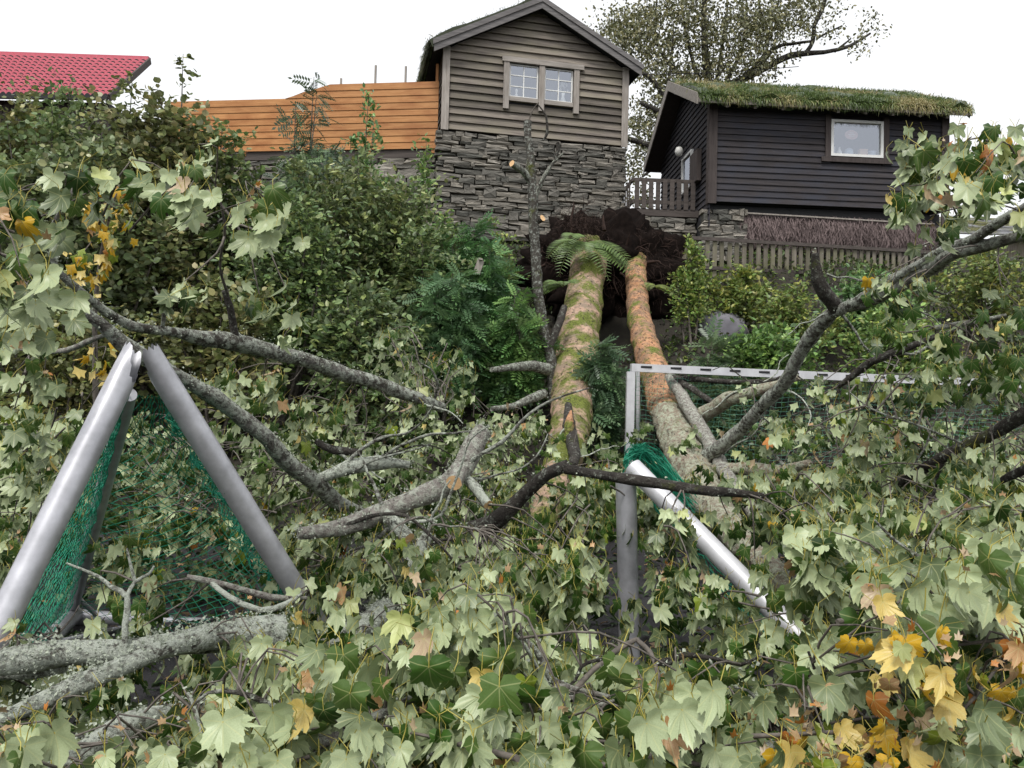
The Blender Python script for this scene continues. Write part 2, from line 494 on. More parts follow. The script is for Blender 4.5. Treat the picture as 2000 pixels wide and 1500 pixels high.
# ------------------------------------------------------------------ stones
def stone_meshes(k):
    out = []
    for a in range(k):
        mb = MB()
        r = np.random.default_rng(100 + a)
        c = np.array([(-.5, -.5), (.5, -.5), (.5, .5), (-.5, .5)])
        prof = []
        for (x, z) in [(-.5, -.42), (-.44, -.5), (.40, -.5), (.5, -.44), (.5, .40), (.45, .5), (-.42, .5), (-.5, .45)]:
            prof.append((x + r.uniform(-.05, .05), z + r.uniform(-.15, .10)))
        prof = np.array(prof)
        f = np.c_[prof[:, 0] * 0.97, np.full(8, -0.5) + r.uniform(-.12, .12, 8), prof[:, 1] * 0.93]
        bk = np.c_[prof[:, 0], np.full(8, -0.36), prof[:, 1]]
        bb = np.c_[prof[:, 0], np.full(8, 0.5), prof[:, 1]]
        V = np.vstack([f, bk, bb, [[0, -0.54 + r.uniform(-.06, .06), 0]]])
        Fq = [(q, (q + 1) % 8, 8 + (q + 1) % 8, 8 + q) for q in range(8)] + [(8 + q, 8 + (q + 1) % 8, 16 + (q + 1) % 8, 16 + q) for q in range(8)]
        mb.add(V, [(b_, a_, d_, c_) for (a_, b_, c_, d_) in Fq])
        mb.add(V, [(24, (q + 1) % 8, q) for q in range(8)])
        out.append(mb.mesh('stone', M['stone']))
    return out
STONES = stone_meshes(14)

def lay_stones(parent, x0, x1, z0, z1, y, rows, wid, rr, depth=0.22, batter=0.0, limit=300, skip=None):
    """dry-stone facing in the parent's local x-z plane, outer face near y"""
    z = z1; n = 0
    while z > z0 + 0.03 and n < limit:
        h = rr.uniform(*rows)
        x = x0 - rr.uniform(0, 0.1)
        while x < x1 - 0.04 and n < limit:
            w = min(rr.uniform(*wid), x1 + 0.03 - x)
            hh = h * rr.uniform(0.75, 1.2)
            if rr.random() < .12: w = min(w * .6, .3); hh = h * 1.5
            if w > 0.07 and not (skip and skip(x + w / 2, z - h / 2)):
                o = link('stone', rr.choice(STONES), parent, True)
                o.location = (x + w / 2, y + 0.03 + rr.uniform(-0.035, 0.03) - (z1 - z) * batter, z - h / 2 + rr.uniform(-.012, .012))
                o.scale = (w - 0.012, depth, hh - 0.008)
                o.rotation_euler = (rr.uniform(-.04, .04), rr.uniform(-.05, .05), rr.uniform(-.05, .05))
                n += 1
            x += w
        z -= h
    return n

# ------------------------------------------------------------------ the grey cabin on its stone base
rr = random.Random(3)
cabin = thing('gable_cabin', 'weathered grey timber cabin with white-barred window on tall dry-stone base', 'cabin', H0, HA)
EH, PH = 1.86, 3.02         # eaves and peak above the foot of the boarding
XM = HW / 2
def roof_z(x): return PH - abs(x - XM) * (PH - EH) / XM
WX0, WX1, WZ0, WZ1 = 1.46, 3.10, 0.80, 1.70
bh = 0.182
z = 0.0
while z < PH - 0.05:
    zt = min(z + bh, PH)
    def span(zz):
        if zz <= EH: return 0.0, HW
        k = (PH - zz) / (PH - EH) * XM
        return XM - k, XM + k
    lo, hi = span(z), span(min(zt, PH - 0.02))
    segs = [(lo[0], lo[1], hi[0], hi[1])]
    if zt > WZ0 and z < WZ1:
        segs = [(lo[0], WX0, hi[0], WX0), (WX1, lo[1], WX1, hi[1])]
    for (a0, a1, b0, b1) in segs:
        mbd = MB()
        j1, j2 = rr.uniform(-.006, .006), rr.uniform(-.006, .006)
        yb, yt = -0.066, -0.006
        zl = z - 0.02
        V = [(a0, yb, zl + j1), (a1, yb, zl + j2), (b1, yt, zt + j2), (b0, yt, zt + j1), (a0, 0.0, zl + j1), (a1, 0.0, zl + j2), (b1, 0.004, zt + j2), (b0, 0.004, zt + j1)]
        mbd.add(V, [(0, 1, 2, 3), (5, 4, 7, 6), (0, 4, 5, 1), (1, 5, 6, 2), (3, 2, 6, 7), (4, 0, 3, 7)])
        mbd.build('siding_board', M['siding'], cabin, local=True)
    z += bh
DEP = 5.2
mbw = MB()      # the body behind the boards, with an open window
for (a, b, c, d) in ((0, WX0, 0, EH), (WX1, HW, 0, EH), (WX0, WX1, 0, WZ0), (WX0, WX1, WZ1, EH)):
    box(mbw, a, b, 0.006, 0.09, c, d)
mbw.add([(0, 0.006, EH), (HW, 0.006, EH), (XM, 0.006, PH), (0, 0.09, EH), (HW, 0.09, EH), (XM, 0.09, PH)], [(0, 1, 2), (5, 4, 3)])
box(mbw, -0.0, 0.09, 0.092, DEP, 0, EH)
box(mbw, HW - 0.09, HW, 0.092, DEP, 0, EH)
box(mbw, 0, HW, DEP, DEP + 0.09, 0, EH)
box(mbw, 0.09, HW - 0.09, 0.092, DEP, -0.05, 0.0)
mbw.build('wall', M['dark'], cabin, local=True)
mbr = MB(); box(mbr, WX0 - 0.5, WX1 + 0.5, 1.3, 1.34, 0.1, 2.0); mbr.build('room_back', M['room'], cabin, local=True)
for k, zz in enumerate(np.arange(0.0, EH, bh)):     # boards of the side that faces the fence
    mbd = MB(); mbd.add([(-0.045, -0.02, zz - .02), (-0.045, DEP, zz - .02), (-0.006, DEP, zz + bh), (-0.006, -0.02, zz + bh), (-0.002, -0.02, zz - .02), (-0.002, DEP, zz - .02), (-0.002, DEP, zz + bh), (-0.002, -0.02, zz + bh)],
                        [(1, 0, 3, 2), (4, 5, 6, 7), (0, 1, 5, 4), (3, 7, 6, 2), (0, 4, 7, 3), (1, 2, 6, 5)])
    mbd.build('siding_board', M['siding'], cabin, local=True)
for (x0, x1) in ((-0.07, 0.10), (HW - 0.10, HW + 0.06)):
    mbd = MB(); box(mbd, x0, x1, -0.10, -0.067, -0.06, EH + 0.02); mbd.build('corner_post', M['trim'], cabin, local=True)
# roof: planks, barge boards, turf
OV = 0.30
sl = (PH - EH) / XM
for s in (-1, 1):
    xe = XM + s * (XM + OV); ze = PH - (XM + OV) * sl
    roof = MB()
    V = []
    for yy in (-0.30, DEP + 0.3):
        V += [(XM, yy, PH + 0.02), (xe, yy, ze + 0.02), (xe, yy, ze + 0.10), (XM, yy, PH + 0.10)]
    roof.add(V, [(0, 1, 2, 3), (7, 6, 5, 4), (0, 4, 5, 1), (3, 2, 6, 7), (1, 5, 6, 2), (0, 3, 7, 4)])
    rf = roof.build('roof', M['dark'], cabin, local=True)
    brd = MB()
    for (zz0, zz1, yy, xx) in ((-0.08, 0.10, -0.325, 0.0), (0.07, 0.19, -0.352, 0.03)):
        bv = [(XM, yy, PH + zz0), (xe + s * xx, yy, ze + zz0), (xe + s * xx, yy, ze + zz1), (XM, yy, PH + zz1)]
        bv += [(a, b + 0.024, c) for a, b, c in bv]
        brd.add(bv, [(0, 1, 2, 3), (7, 6, 5, 4), (0, 4, 5, 1), (3, 2, 6, 7), (1, 5, 6, 2), (0, 3, 7, 4)])
    brd.build('barge_board', M['barge'], cabin, local=True)
def turf(parent, corners, thick, nblades, cols, rr_, hang=0.0, blade=(0.08, 0.22), lump=0.06):
    """uneven sod with blades of grass on it, corners in local space: eave a, eave b, ridge b, ridge a"""
    a, b, c, d = [np.array(q, float) for q in corners]
    nu, nv = 40, 10
    u = np.linspace(0, 1, nu)[:, None, None]; v = np.linspace(0, 1, nv)[None, :, None]
    top = (a * (1 - u) + b * u) * (1 - v) + (d * (1 - u) + c * u) * v
    nrm = np.cross(b - a, d - a); nrm /= np.linalg.norm(nrm)
    if nrm[2] < 0: nrm = -nrm
    lumps = np.array([[noise.noise(Vector(p * 2.3)) + 0.6 * noise.noise(Vector(p * 6.1)) for p in row] for row in top])
    edge = np.minimum(1, 4 * np.minimum(v[..., 0] + 0.15, 1.0)) * np.ones((nu, 1))
    t2 = top + nrm * (thick * edge + lump * lumps)[..., None]
    mb = MB()
    grid = t2.reshape(-1, 3)
    i, j = np.meshgrid(np.arange(nu - 1), np.arange(nv - 1), indexing='ij')
    q = np.stack([i * nv + j, (i + 1) * nv + j, (i + 1) * nv + j + 1, i * nv + j + 1], -1).reshape(-1, 4)
    base = np.array(cols[0]) * 0.5
    mb.add(grid, q, 0, base, base)
    for e in (t2[:, 0], t2[:, -1], t2[0], t2[-1]):
        low = e - nrm * (thick + 0.04)
        m_ = len(e); vv = np.vstack([e, low]); k = np.arange(m_ - 1)
        mb.add(vv, np.stack([k, k + 1, k + 1 + m_, k + m_], -1), 0, base, base)
    n = nblades
    uu = rng.random(n); vv = rng.random(n) ** 1.5
    edgeb = rng.random(n) < hang
    vv[edgeb] = 0.0
    p = (a * (1 - uu)[:, None] + b * uu[:, None]) * (1 - vv)[:, None] + (d * (1 - uu)[:, None] + c * uu[:, None]) * vv[:, None]
    p = p + nrm * (thick * 0.9 * np.minimum(1, 4 * (vv + .15)))[:, None] + rng.normal(0, 0.02, (n, 3))
    p[edgeb] -= nrm * rng.uniform(0, thick * 0.5, edgeb.sum())[:, None]
    dirn = rng.normal(0, 0.62, (n, 3)) + nrm * 0.3 + np.array([0, 0, 0.45])
    out = (a - d) / np.linalg.norm(a - d)
    dirn[edgeb] = out * 0.7 + np.array([0, 0, -0.6]) + rng.normal(0, 0.35, (edgeb.sum(), 3))
    dirn /= np.linalg.norm(dirn, axis=1)[:, None]
    L = rng.uniform(*blade, n)[:, None]
    side = np.cross(dirn, rng.normal(0, 1, (n, 3))); side /= np.linalg.norm(side, axis=1)[:, None]
    wd = 0.007
    mid = p + dirn * L * 0.6; tip = p + dirn * L + np.array([0, 0, -0.35]) * L
    V = np.stack([p - side * wd, p + side * wd, mid + side * wd * .8, mid - side * wd * .8, tip], 1).reshape(-1, 3)
    k = np.arange(n)[:, None] * 5
    pn = np.array([noise.noise(Vector(q * 1.4)) for q in p]) * 1.6 + rng.normal(0, .3, n) + .5
    C = np.array(cols)[np.clip((pn * len(cols)).astype(int), 0, len(cols) - 1)] * rng.uniform(0.7, 1.3, (n, 1))
    L *= (1 + .9 * np.array([noise.noise(Vector(q * 2.6 + np.array([5., 5., 5.]))) for q in p]))[:, None].clip(.35, 2)
    C = np.repeat(C, 5, 0)
    mb.add(V, k + np.array([[0, 1, 2, 3]]), 0, C, C)
    mb.add(V, k + np.array([[3, 2, 4]]), 0, C, C)
    o = mb.build('turf', M['smallleaf'], parent, colors=True, local=True)
    o['kind'] = 'stuff'
    return o
GR = [(0.09, 0.14, 0.035), (0.14, 0.19, 0.05), (0.19, 0.23, 0.07), (0.26, 0.27, 0.10), (0.38, 0.33, 0.16)]
GRD = [(0.07, 0.09, 0.03), (0.12, 0.12, 0.05), (0.16, 0.15, 0.07), (0.06, 0.07, 0.03)]
ze = PH - (XM + OV) * sl
turf(cabin, [(-OV - 0.08, -0.32, ze + .10), (-OV - 0.08, DEP + .3, ze + .10), (XM, DEP + .3, PH + .10), (XM, -0.32, PH + .10)], 0.14, 9000, GRD, rr, 0.35, (0.06, 0.16))
turf(cabin, [(HW + OV, -0.22, ze + .10), (HW + OV, DEP + .3, ze + .10), (XM, DEP + .3, PH + .10), (XM, -0.22, PH + .10)], 0.05, 2500, GRD, rr, 0.1, (0.04, 0.09), 0.02)
# window
win = MB()
box(win, WX0 - 0.14, WX1 + 0.20, -0.135, -0.068, WZ1 - 0.02, WZ1 + 0.10)
window = win.build('window', M['trimh'], cabin, local=True)
for xx in (WX0 - 0.03, (WX0 + WX1) / 2, WX1 + 0.03):
    f = MB(); box(f, xx - 0.065, xx + 0.065, -0.115, -0.03, WZ0 - 0.22 + 0.03 * xx - .05, WZ1 - 0.022); f.build('frame_post', M['trim'], window, local=True)
f = MB(); box(f, WX0 + 0.04, WX1 - 0.04, -0.09, 0.02, WZ0 - 0.02, WZ0 + 0.08); f.build('sill', M['trimh'], window, local=True)
for (x0, x1) in ((WX0 + 0.05, (WX0 + WX1) / 2 - 0.075), ((WX0 + WX1) / 2 + 0.075, WX1 - 0.05)):
    s = MB()
    z0, z1 = WZ0 + 0.085, WZ1 - 0.03
    for (a, b, c, d) in ((x0, x0 + .035, z0, z1), (x1 - .035, x1, z0, z1), (x0 + .035, x1 - .035, z1 - .03, z1), (x0 + .035, x1 - .035, z0, z0 + .03)):
        box(s, a, b, -0.035, 0.0, c, d)
    xm = (x0 + x1) / 2
    box(s, xm - .012, xm + .012, -0.032, -0.006, z0 + .03, z1 - .03)
    for k in (1, 2):
        zz = z0 + (z1 - z0) * k / 3
        box(s, x0 + .035, xm - .012, -0.030, -0.006, zz - .011, zz + .011)
        box(s, xm + .012, x1 - .035, -0.030, -0.006, zz - .011, zz + .011)
    s.build('sash', M['white'], window, local=True)
    for cx in ((x0 + .035, xm - .012), (xm + .012, x1 - .035)):
        for k in range(3):
            a = z0 + .03 + (z1 - z0 - .06) * k / 3; b = z0 + .03 + (z1 - z0 - .06) * (k + 1) / 3
            g = MB(); g.add([(cx[0], -0.018, a), (cx[1], -0.018, a), (cx[1], -0.018, b), (cx[0], -0.018, b)], [(0, 1, 2, 3)])
            g.build('pane', M['glass'], window, local=True)
# things on the sill behind the glass
def lathe(mb, prof, cx, cy_, cz, sides=12, mat=0):
    p = np.array(prof, float); n = len(p)
    a = np.linspace(0, 2 * np.pi, sides, endpoint=False)
    V = np.stack([cx + p[:, 0, None] * np.cos(a), cy_ + p[:, 0, None] * np.sin(a), cz + p[:, 1, None] + 0 * a], -1).reshape(-1, 3)
    i, j = np.meshgrid(np.arange(n - 1), np.arange(sides), indexing='ij'); j2 = (j + 1) % sides
    mb.add(V, np.stack([i * sides + j, i * sides + j2, (i + 1) * sides + j2, (i + 1) * sides + j], -1).reshape(-1, 4), mat)
def hpt(x, y, z, org=H0, ang=HA): return org + Matrix.Rotation(ang, 3, 'Z') @ Vector((x, y, z))
v = thing('vase', 'white vase with a pale bouquet behind the grey cabin window', 'vase', hpt(2.86, 0.12, WZ0 + .085), HA)
mv = MB(); lathe(mv, [(0, 0), (.07, 0), (.08, .06), (.035, .20), (.05, .28), (0, .28)], 0, 0, 0); mv.build('vase_body', M['ceramic'], v, True, local=True)
mv = MB()
for k in range(26):
    a, e, q = rr.uniform(0, 6.28), rr.uniform(-.5, 1.4), rr.uniform(.05, .14)
    c = np.array([math.cos(a) * math.cos(e) * q, math.sin(a) * math.cos(e) * q * .5, .40 + math.sin(e) * q])
    s_ = .03
    mv.add([c + (-s_, 0, 0), c + (0, 0, -s_), c + (s_, 0, 0), c + (0, 0, s_), c + (0, -s_, 0)], [(0, 1, 4), (1, 2, 4), (2, 3, 4), (3, 0, 4)])
mv.build('bouquet', M['ceramic'], v, local=True)
fg_ = thing('figurine', 'small white figurine on the sill behind the grey cabin window', 'figurine', hpt(1.72, 0.12, WZ0 + .085), HA)
mv = MB(); lathe(mv, [(0, 0), (.05, 0), (.045, .10), (.02, .16), (.035, .2), (.03, .25), (0, .27)], 0, 0, 0, 10); mv.build('figurine_body', M['ceramic'], fg_, True, local=True)
dk = thing('dark_ornament', 'black leafy ornament hanging behind the grey cabin window', 'ornament', hpt(2.56, 0.10, WZ0 + .2), HA)
mv = MB()
for (a, b, c) in ((0, .42, .10), (.06, .30, .07), (-.02, .22, .08), (.09, .14, .07), (.03, .06, .06)):
    lathe(mv, [(0, -.01), (c, -.004), (c, .004), (0, .01)], 0, 0, 0, 9)
    q = mv.V[-1]; mv.V[-1] = np.c_[q[:, 0] + a, q[:, 2], q[:, 1] + b]
mv.build('ornament_leaf', M['black'], dk, local=True)
# stone base of the cabin
base = MB(); box(base, -0.02, HW - 0.02, 0.10, DEP, -3.2, -0.055); base.build('stone_core', M['dark'], cabin, local=True)
lay_stones(cabin, -0.10, HW + 0.02, -2.5, -0.06, 0.02, (0.05, 0.14), (0.14, 0.66), rr, batter=0.0, limit=298)

# ------------------------------------------------------------------ retaining wall and orange board fence
fdir = (FENCE_L - FENCE_R); flen = math.hypot(fdir.x, fdir.y); fang = math.atan2(-fdir.y, -fdir.x)
wall = thing('retaining_wall', 'old dry-stone retaining wall below the orange board fence', 'wall', (FENCE_L.x, FENCE_L.y, FENCE_R.z), fang)
mw = MB(); box(mw, -4, flen - 0.08, 0.14, 0.6, -3.4, -0.10); mw.build('wall_core', M['dark'], wall, local=True)
mw = MB(); box(mw, 0.3, flen - 0.1, 0.02, 0.16, -0.20, -0.02); mw.build('ground_beam', M['rail'], wall, local=True)
lay_stones(wall, 0.6, flen - 0.12, -2.3, -0.22, 0.05, (0.10, 0.2), (0.28, 0.8), rr, limit=230)
of = thing('board_fence', 'new orange-stained board fence on the stone retaining wall', 'fence', (FENCE_L.x, FENCE_L.y, FENCE_R.z), fang)
ppm = F / 19.0
nb = 10
for k in range(nb):
    z0 = k * 0.158
    x0, x1 = 0.0, flen - 0.05
    if k == 8: x0 = flen - (858 - 545) / ppm
    if k == 9: x0 = flen - (858 - 590) / ppm
    z0b = z0 + 0.0
    for (a, b) in ((x0, min(x1, 3.4)), (max(x0, 3.4), x1)):
        if b - a < 0.1: continue
        m_ = MB()
        dz = rr.uniform(-.003, .003)
        sl0 = 0.55 if (k >= 8 and a == x0) else 0.0
        V = [(a, -0.028, z0 + dz), (b, -0.028, z0 + dz), (b, -0.012, z0 + .161), (a + sl0, -0.012, z0 + .161)]
        V += [(q[0], 0.0, q[2]) for q in V]
        m_.add(V, [(0, 1, 2, 3), (5, 4, 7, 6), (0, 4, 5, 1), (1, 5, 6, 2), (3, 2, 6, 7), (4, 0, 3, 7)])
        m_.build('board', M['orange'], of, local=True)
for xx in np.arange(0.4, flen, 1.55):
    m_ = MB(); box(m_, xx - .045, xx + .045, 0.004, 0.09, -0.1, 1.2); m_.build('post', M['orange'], of, local=True)
for (px, top) in ((722, 108), (783, 112), (652, 132)):
    x = flen - (858 - px) / ppm
    m_ = MB(); box(m_, x - .022, x + .022, 0.15, 0.19, 1.0, 1.58 + (150 - top) / ppm); m_.build('stake', M['trim'], of, local=True)
m_ = MB(); box(m_, flen - .16, flen - .10, 0.10, 0.16, 1.0, 2.05); m_.build('post', M['orange'], of, local=True)

# ------------------------------------------------------------------ the dark cabin with the turf roof
DW, DD, DH = 5.45, 4.5, 2.15
dark = thing('turf_cabin', 'dark tarred board cabin with shaggy grass roof and white window', 'cabin', D0, DA)
QX0, QX1, QZ0, QZ1 = 2.74, 3.96, 1.13, 1.97
bh2 = 0.1395
def lap_board(parent, x0, x1, z0, h, mat, side=False, top0=None, top1=None):
    m_ = MB()
    j1 = rr.uniform(-.003, .003)
    b0, b1 = (x0 if top0 is None else top0), (x1 if top1 is None else top1)
    V = [(x0, -0.036, z0 - .014 + j1), (x1, -0.036, z0 - .014 + j1), (b1, -0.006, z0 + h), (b0, -0.006, z0 + h),
         (x0, -0.001, z0 - .014 + j1), (x1, -0.001, z0 - .014 + j1), (b1, -0.001, z0 + h), (b0, -0.001, z0 + h)]
    if side: V = [(y_, DD - x_, z_) for x_, y_, z_ in V]
    Fq = [(0, 1, 2, 3), (5, 4, 7, 6), (0, 4, 5, 1), (1, 5, 6, 2), (3, 2, 6, 7), (4, 0, 3, 7)]
    m_.add(V, Fq)
    return m_.build('siding_board', mat, parent, local=True)
k = 0
while k * bh2 < DH + 0.02:
    z0 = k * bh2
    if z0 + bh2 > QZ0 - .05 and z0 < QZ1:
        lap_board(dark, 0.10, QX0, z0, bh2, M['tar']); lap_board(dark, QX1, DW - 0.1, z0, bh2, M['tar'])
    else:
        lap_board(dark, 0.10, DW - 0.1, z0, bh2, M['tar'])
    k += 1
PZ = DH + 0.12 + 1.16
k = -4
while k * bh2 < PZ - 0.1:      # gable side: runs down further than the front
    z0 = k * bh2
    if z0 > DH:
        t = (PZ - z0) / (PZ - DH); t2 = max(0.02, (PZ - z0 - bh2) / (PZ - DH))
        lap_board(dark, DD / 2 * (1 - t), DD / 2 * (1 + t), z0, bh2, M['tar'], True, DD / 2 * (1 - t2), DD / 2 * (1 + t2))
    else:
        lap_board(dark, 0.0, DD, z0, bh2, M['tar'], True)
    k += 1
mw = MB()
for (a, b, c, d) in ((0, QX0, 0, DH + .1), (QX1, DW, 0, DH + .1), (QX0, QX1, 0, QZ0), (QX0, QX1, QZ1, DH + .1)):
    box(mw, a, b, 0.002, 0.1, c, d)
box(mw, 0.002, 0.1, 0.1, DD, -0.6, DH + .1); box(mw, DW - .1, DW, 0.1, DD, 0, DH + .1); box(mw, 0.1, DW - .1, DD - .1, DD, 0, DH + .1)
box(mw, 0.1, DW - .1, 0.1, DD - .1, -0.02, 0.02)
mw.add([(0.002, 0, DH + .1), (0.002, DD, DH + .1), (0.002, DD / 2, PZ), (0.1, 0, DH + .1), (0.1, DD, DH + .1), (0.1, DD / 2, PZ)], [(0, 2, 1), (3, 4, 5)])
mw.build('wall', M['dark'], dark, local=True)
mw = MB(); box(mw, QX0 - .6, QX1 + .6, 1.1, 1.14, .4, 2.2); mw.build('room_back', M['room'], dark, local=True)
for (x0, x1, zb) in ((-0.07, 0.12, -0.07), (DW - .12, DW + .05, -0.9)):
    m_ = MB(); box(m_, x0, x1, -0.075, -0.038, zb, DH + .06); m_.build('corner_board', M['tartrim'], dark, local=True)
m_ = MB(); box(m_, -0.072, -0.038, -0.036, 0.11, -0.07, DH + .06); m_.build('corner_board', M['tartrim'], dark, local=True)
# white window
wd = MB()
for (a, b, c, d) in ((QX0, QX0 + .06, QZ0, QZ1), (QX1 - .06, QX1, QZ0, QZ1), (QX0 + .06, QX1 - .06, QZ1 - .06, QZ1), (QX0 + .06, QX1 - .06, QZ0, QZ0 + .06)):
    box(wd, a, b, -0.06, 0.05, c, d)
dwin = wd.build('window', M['white'], dark, local=True)
for (a, b, c, d, yy) in ((QX0 - .13, QX0 - .004, QZ0 - .03, QZ1 + .10, -.065), (QX1 + .004, QX1 + .13, QZ0 - .03, QZ1 + .10, -.065), (QX0 - .22, QX1 + .2, QZ0 - .14, QZ0 - .032, -.085)):
    m_ = MB(); box(m_, a, b, yy, -.037, c, d); m_.build('casing', M['tartrim'], dwin, local=True)
m_ = MB(); m_.add([(QX0 + .06, -.01, QZ0 + .06), (QX1 - .06, -.01, QZ0 + .06), (QX1 - .06, -.01, QZ1 - .06), (QX0 + .06, -.01, QZ1 - .06)], [(0, 1, 2, 3)])
m_.build('pane', M['glass'], dwin, local=True)
m_ = MB(); box(m_, QX0 + .06, QX1 - .06, 0.055, 0.3, QZ0 + .02, QZ0 + .06); m_.build('sill', M['white'], dwin, local=True)
def dpt(x, y, z): return hpt(x, y, z, D0, DA)
sg = thing('oval_sign', 'pink oval sign hanging behind the white window of the dark cabin', 'sign', dpt(3.28, .09, 1.68), DA)
m_ = MB(); lathe(m_, [(0, -.006), (.12, -.005), (.125, 0), (.12, .005), (0, .006)], 0, 0, 0, 24); q = m_.V[-1]; m_.V[-1] = np.c_[q[:, 0] * 1.25, q[:, 2], q[:, 1] * .9]
m_.build('sign_plate', M['pink'], sg, True, local=True)
m_ = MB()
for k, w in enumerate((.10, .16, .12)):
    box(m_, -w / 2, w / 2, -.010, -.007, .035 - k * .035, .045 - k * .035)
m_.build('faded_lettering', M['ceramic'], sg, local=True)
for (nm, lab, cat, x, mt, prof) in (
        ('candle', 'thin white candle on the sill of the dark cabin window', 'candle', 2.92, 'ceramic', [(0, 0), (.03, 0), (.03, .02), (.012, .03), (.012, .22), (0, .23)]),
        ('bottle', 'pale bottle beside the candle on the dark cabin sill', 'bottle', 3.03, 'ceramic', [(0, 0), (.05, 0), (.055, .10), (.02, .17), (.02, .21), (0, .21)]),
        ('jar', 'blue-grey jar in the middle of the dark cabin sill', 'jar', 3.25, 'bluejar', [(0, 0), (.09, 0), (.1, .08), (.09, .16), (.04, .19), (0, .19)]),
        ('bowl', 'pale bowl beside the brown box on the dark cabin sill', 'bowl', 3.80, 'bluejar', [(0, 0), (.05, 0), (.10, .14), (.09, .14), (.045, .02), (0, .02)])):
    m_ = MB(); lathe(m_, prof, 0, 0, 0)
    o = tag(m_.build(nm, M[mt], None, True), lab, cat); o.location = dpt(x, .15, QZ0 + .062)
m_ = MB(); box(m_, -.09, .09, -.05, .05, 0, .15); box(m_, -.095, .095, -.055, .055, .15, .18)
o = tag(m_.build('cardboard_box', M['card']), 'light brown box on the sill of the dark cabin window', 'box'); o.location = dpt(3.58, .15, QZ0 + .062); o.rotation_euler = (0, 0, DA)
# turf roof of the dark cabin
EO = 0.36
esl = 1.16 / (DD / 2)
ez = DH + 0.12 - EO * esl
rf = MB()
for s in (0, 1):
    def ry(y): return y if s == 0 else DD - y
    V = []
    for xx in (-0.42, DW + 0.38):
        V += [(xx, ry(-EO), ez), (xx, ry(DD / 2), PZ), (xx, ry(DD / 2), PZ + .07), (xx, ry(-EO), ez + .07)]
    fq = [(0, 1, 2, 3), (7, 6, 5, 4), (0, 4, 5, 1), (3, 2, 6, 7), (0, 3, 7, 4)]
    rf.add(V, fq)
roofo = rf.build('roof', M['tartrim'], dark, local=True)
for s in (0, 1):
    def ry(y): return y if s == 0 else DD - y
    m_ = MB()
    bv = [(-0.45, ry(-EO - .02), ez - .05), (-0.45, ry(DD / 2), PZ - .05), (-0.45, ry(DD / 2), PZ + .20), (-0.45, ry(-EO - .02), ez + .20)]
    bv += [(a + .028, b, c) for a, b, c in bv]
    m_.add(bv, [(0, 1, 2, 3), (7, 6, 5, 4), (0, 4, 5, 1), (3, 2, 6, 7), (0, 3, 7, 4), (1, 5, 6, 2)])
    m_.build('barge_board', M['trimh'], dark, local=True)
m_ = MB(); box(m_, -0.42, DW + .38, -EO - .045, -EO - .012, ez - .02, ez + .09); m_.build('fascia', M['trimh'], dark, local=True)
for k in range(9):
    x = 0.25 + k * 0.63
    m_ = MB(); bar(m_, (x, -EO + .02, ez - .045), (x, 0.05, ez - .045 + (EO + .03) * esl), .055, .07); m_.build('rafter_end', M['trimh'], dark, local=True)
turf(dark, [(-0.40, -EO - .03, ez + .07), (DW + .36, -EO - .03, ez + .07), (DW + .36, DD / 2, PZ + .07), (-0.40, DD / 2, PZ + .07)], 0.14, 22000, GR, rr, 0.12, (0.05, 0.17), 0.14)
# gable side: lamp, window, hatch
lamp = MB(); lathe(lamp, [(0, -.12), (.07, -.10), (.11, 0), (.07, .10), (0, .12)], -.22, 1.9, 1.72, 12)
lo = lamp.build('wall_lamp', M['ceramic'], dark, True, local=True)
m_ = MB(); bar(m_, (0, 1.9, 1.88), (-.22, 1.9, 1.86), .03, .03); m_.build('lamp_arm', M['black'], lo, local=True)
gw = MB()
for (a, b, c, d) in ((1.3, 1.36, .7, 1.6), (2.1, 2.16, .7, 1.6), (1.36, 2.1, 1.54, 1.6), (1.36, 2.1, .7, .76)):
    box(gw, -.09, -.03, a, b, c, d)
gwo = gw.build('window', M['white'], dark, local=True)
m_ = MB(); m_.add([(-.05, 1.36, .76), (-.05, 2.1, .76), (-.05, 2.1, 1.54), (-.05, 1.36, 1.54)], [(3, 2, 1, 0)]); m_.build('pane', M['glass'], gwo, local=True)
m_ = MB(); box(m_, -.16, -.05, 0.55, 1.15, .62, 1.36); m_.build('shutter_box', M['tartrim'], dark, local=True)
# balcony on the gable side
bal = MB(); box(bal, -1.62, -.04, .75, 3.3, -.20, -.04)
balc = bal.build('balcony', M['rail'], dark, local=True)
for (z0, z1) in ((.62, .68), (.10, .17)):
    m_ = MB(); box(m_, -1.60, -.12, .76, .80, z0 - .02, z1); m_.build('rail', M['rail'], balc, local=True)
    m_ = MB(); box(m_, -1.62, -1.57, .802, 3.25, z0 - .02, z1); m_.build('rail', M['rail'], balc, local=True)
for k in range(9):
    x = -1.50 + k * .165
    m_ = MB(); box(m_, x - .052, x + .052, .735, .758, -.04, .66); m_.build('baluster', M['rail'], balc, local=True)
for k in range(10):
    y = .95 + k * .25
    m_ = MB(); box(m_, -1.648, -1.622, y - .04, y + .04, -.04, .66); m_.build('baluster', M['rail'], balc, local=True)
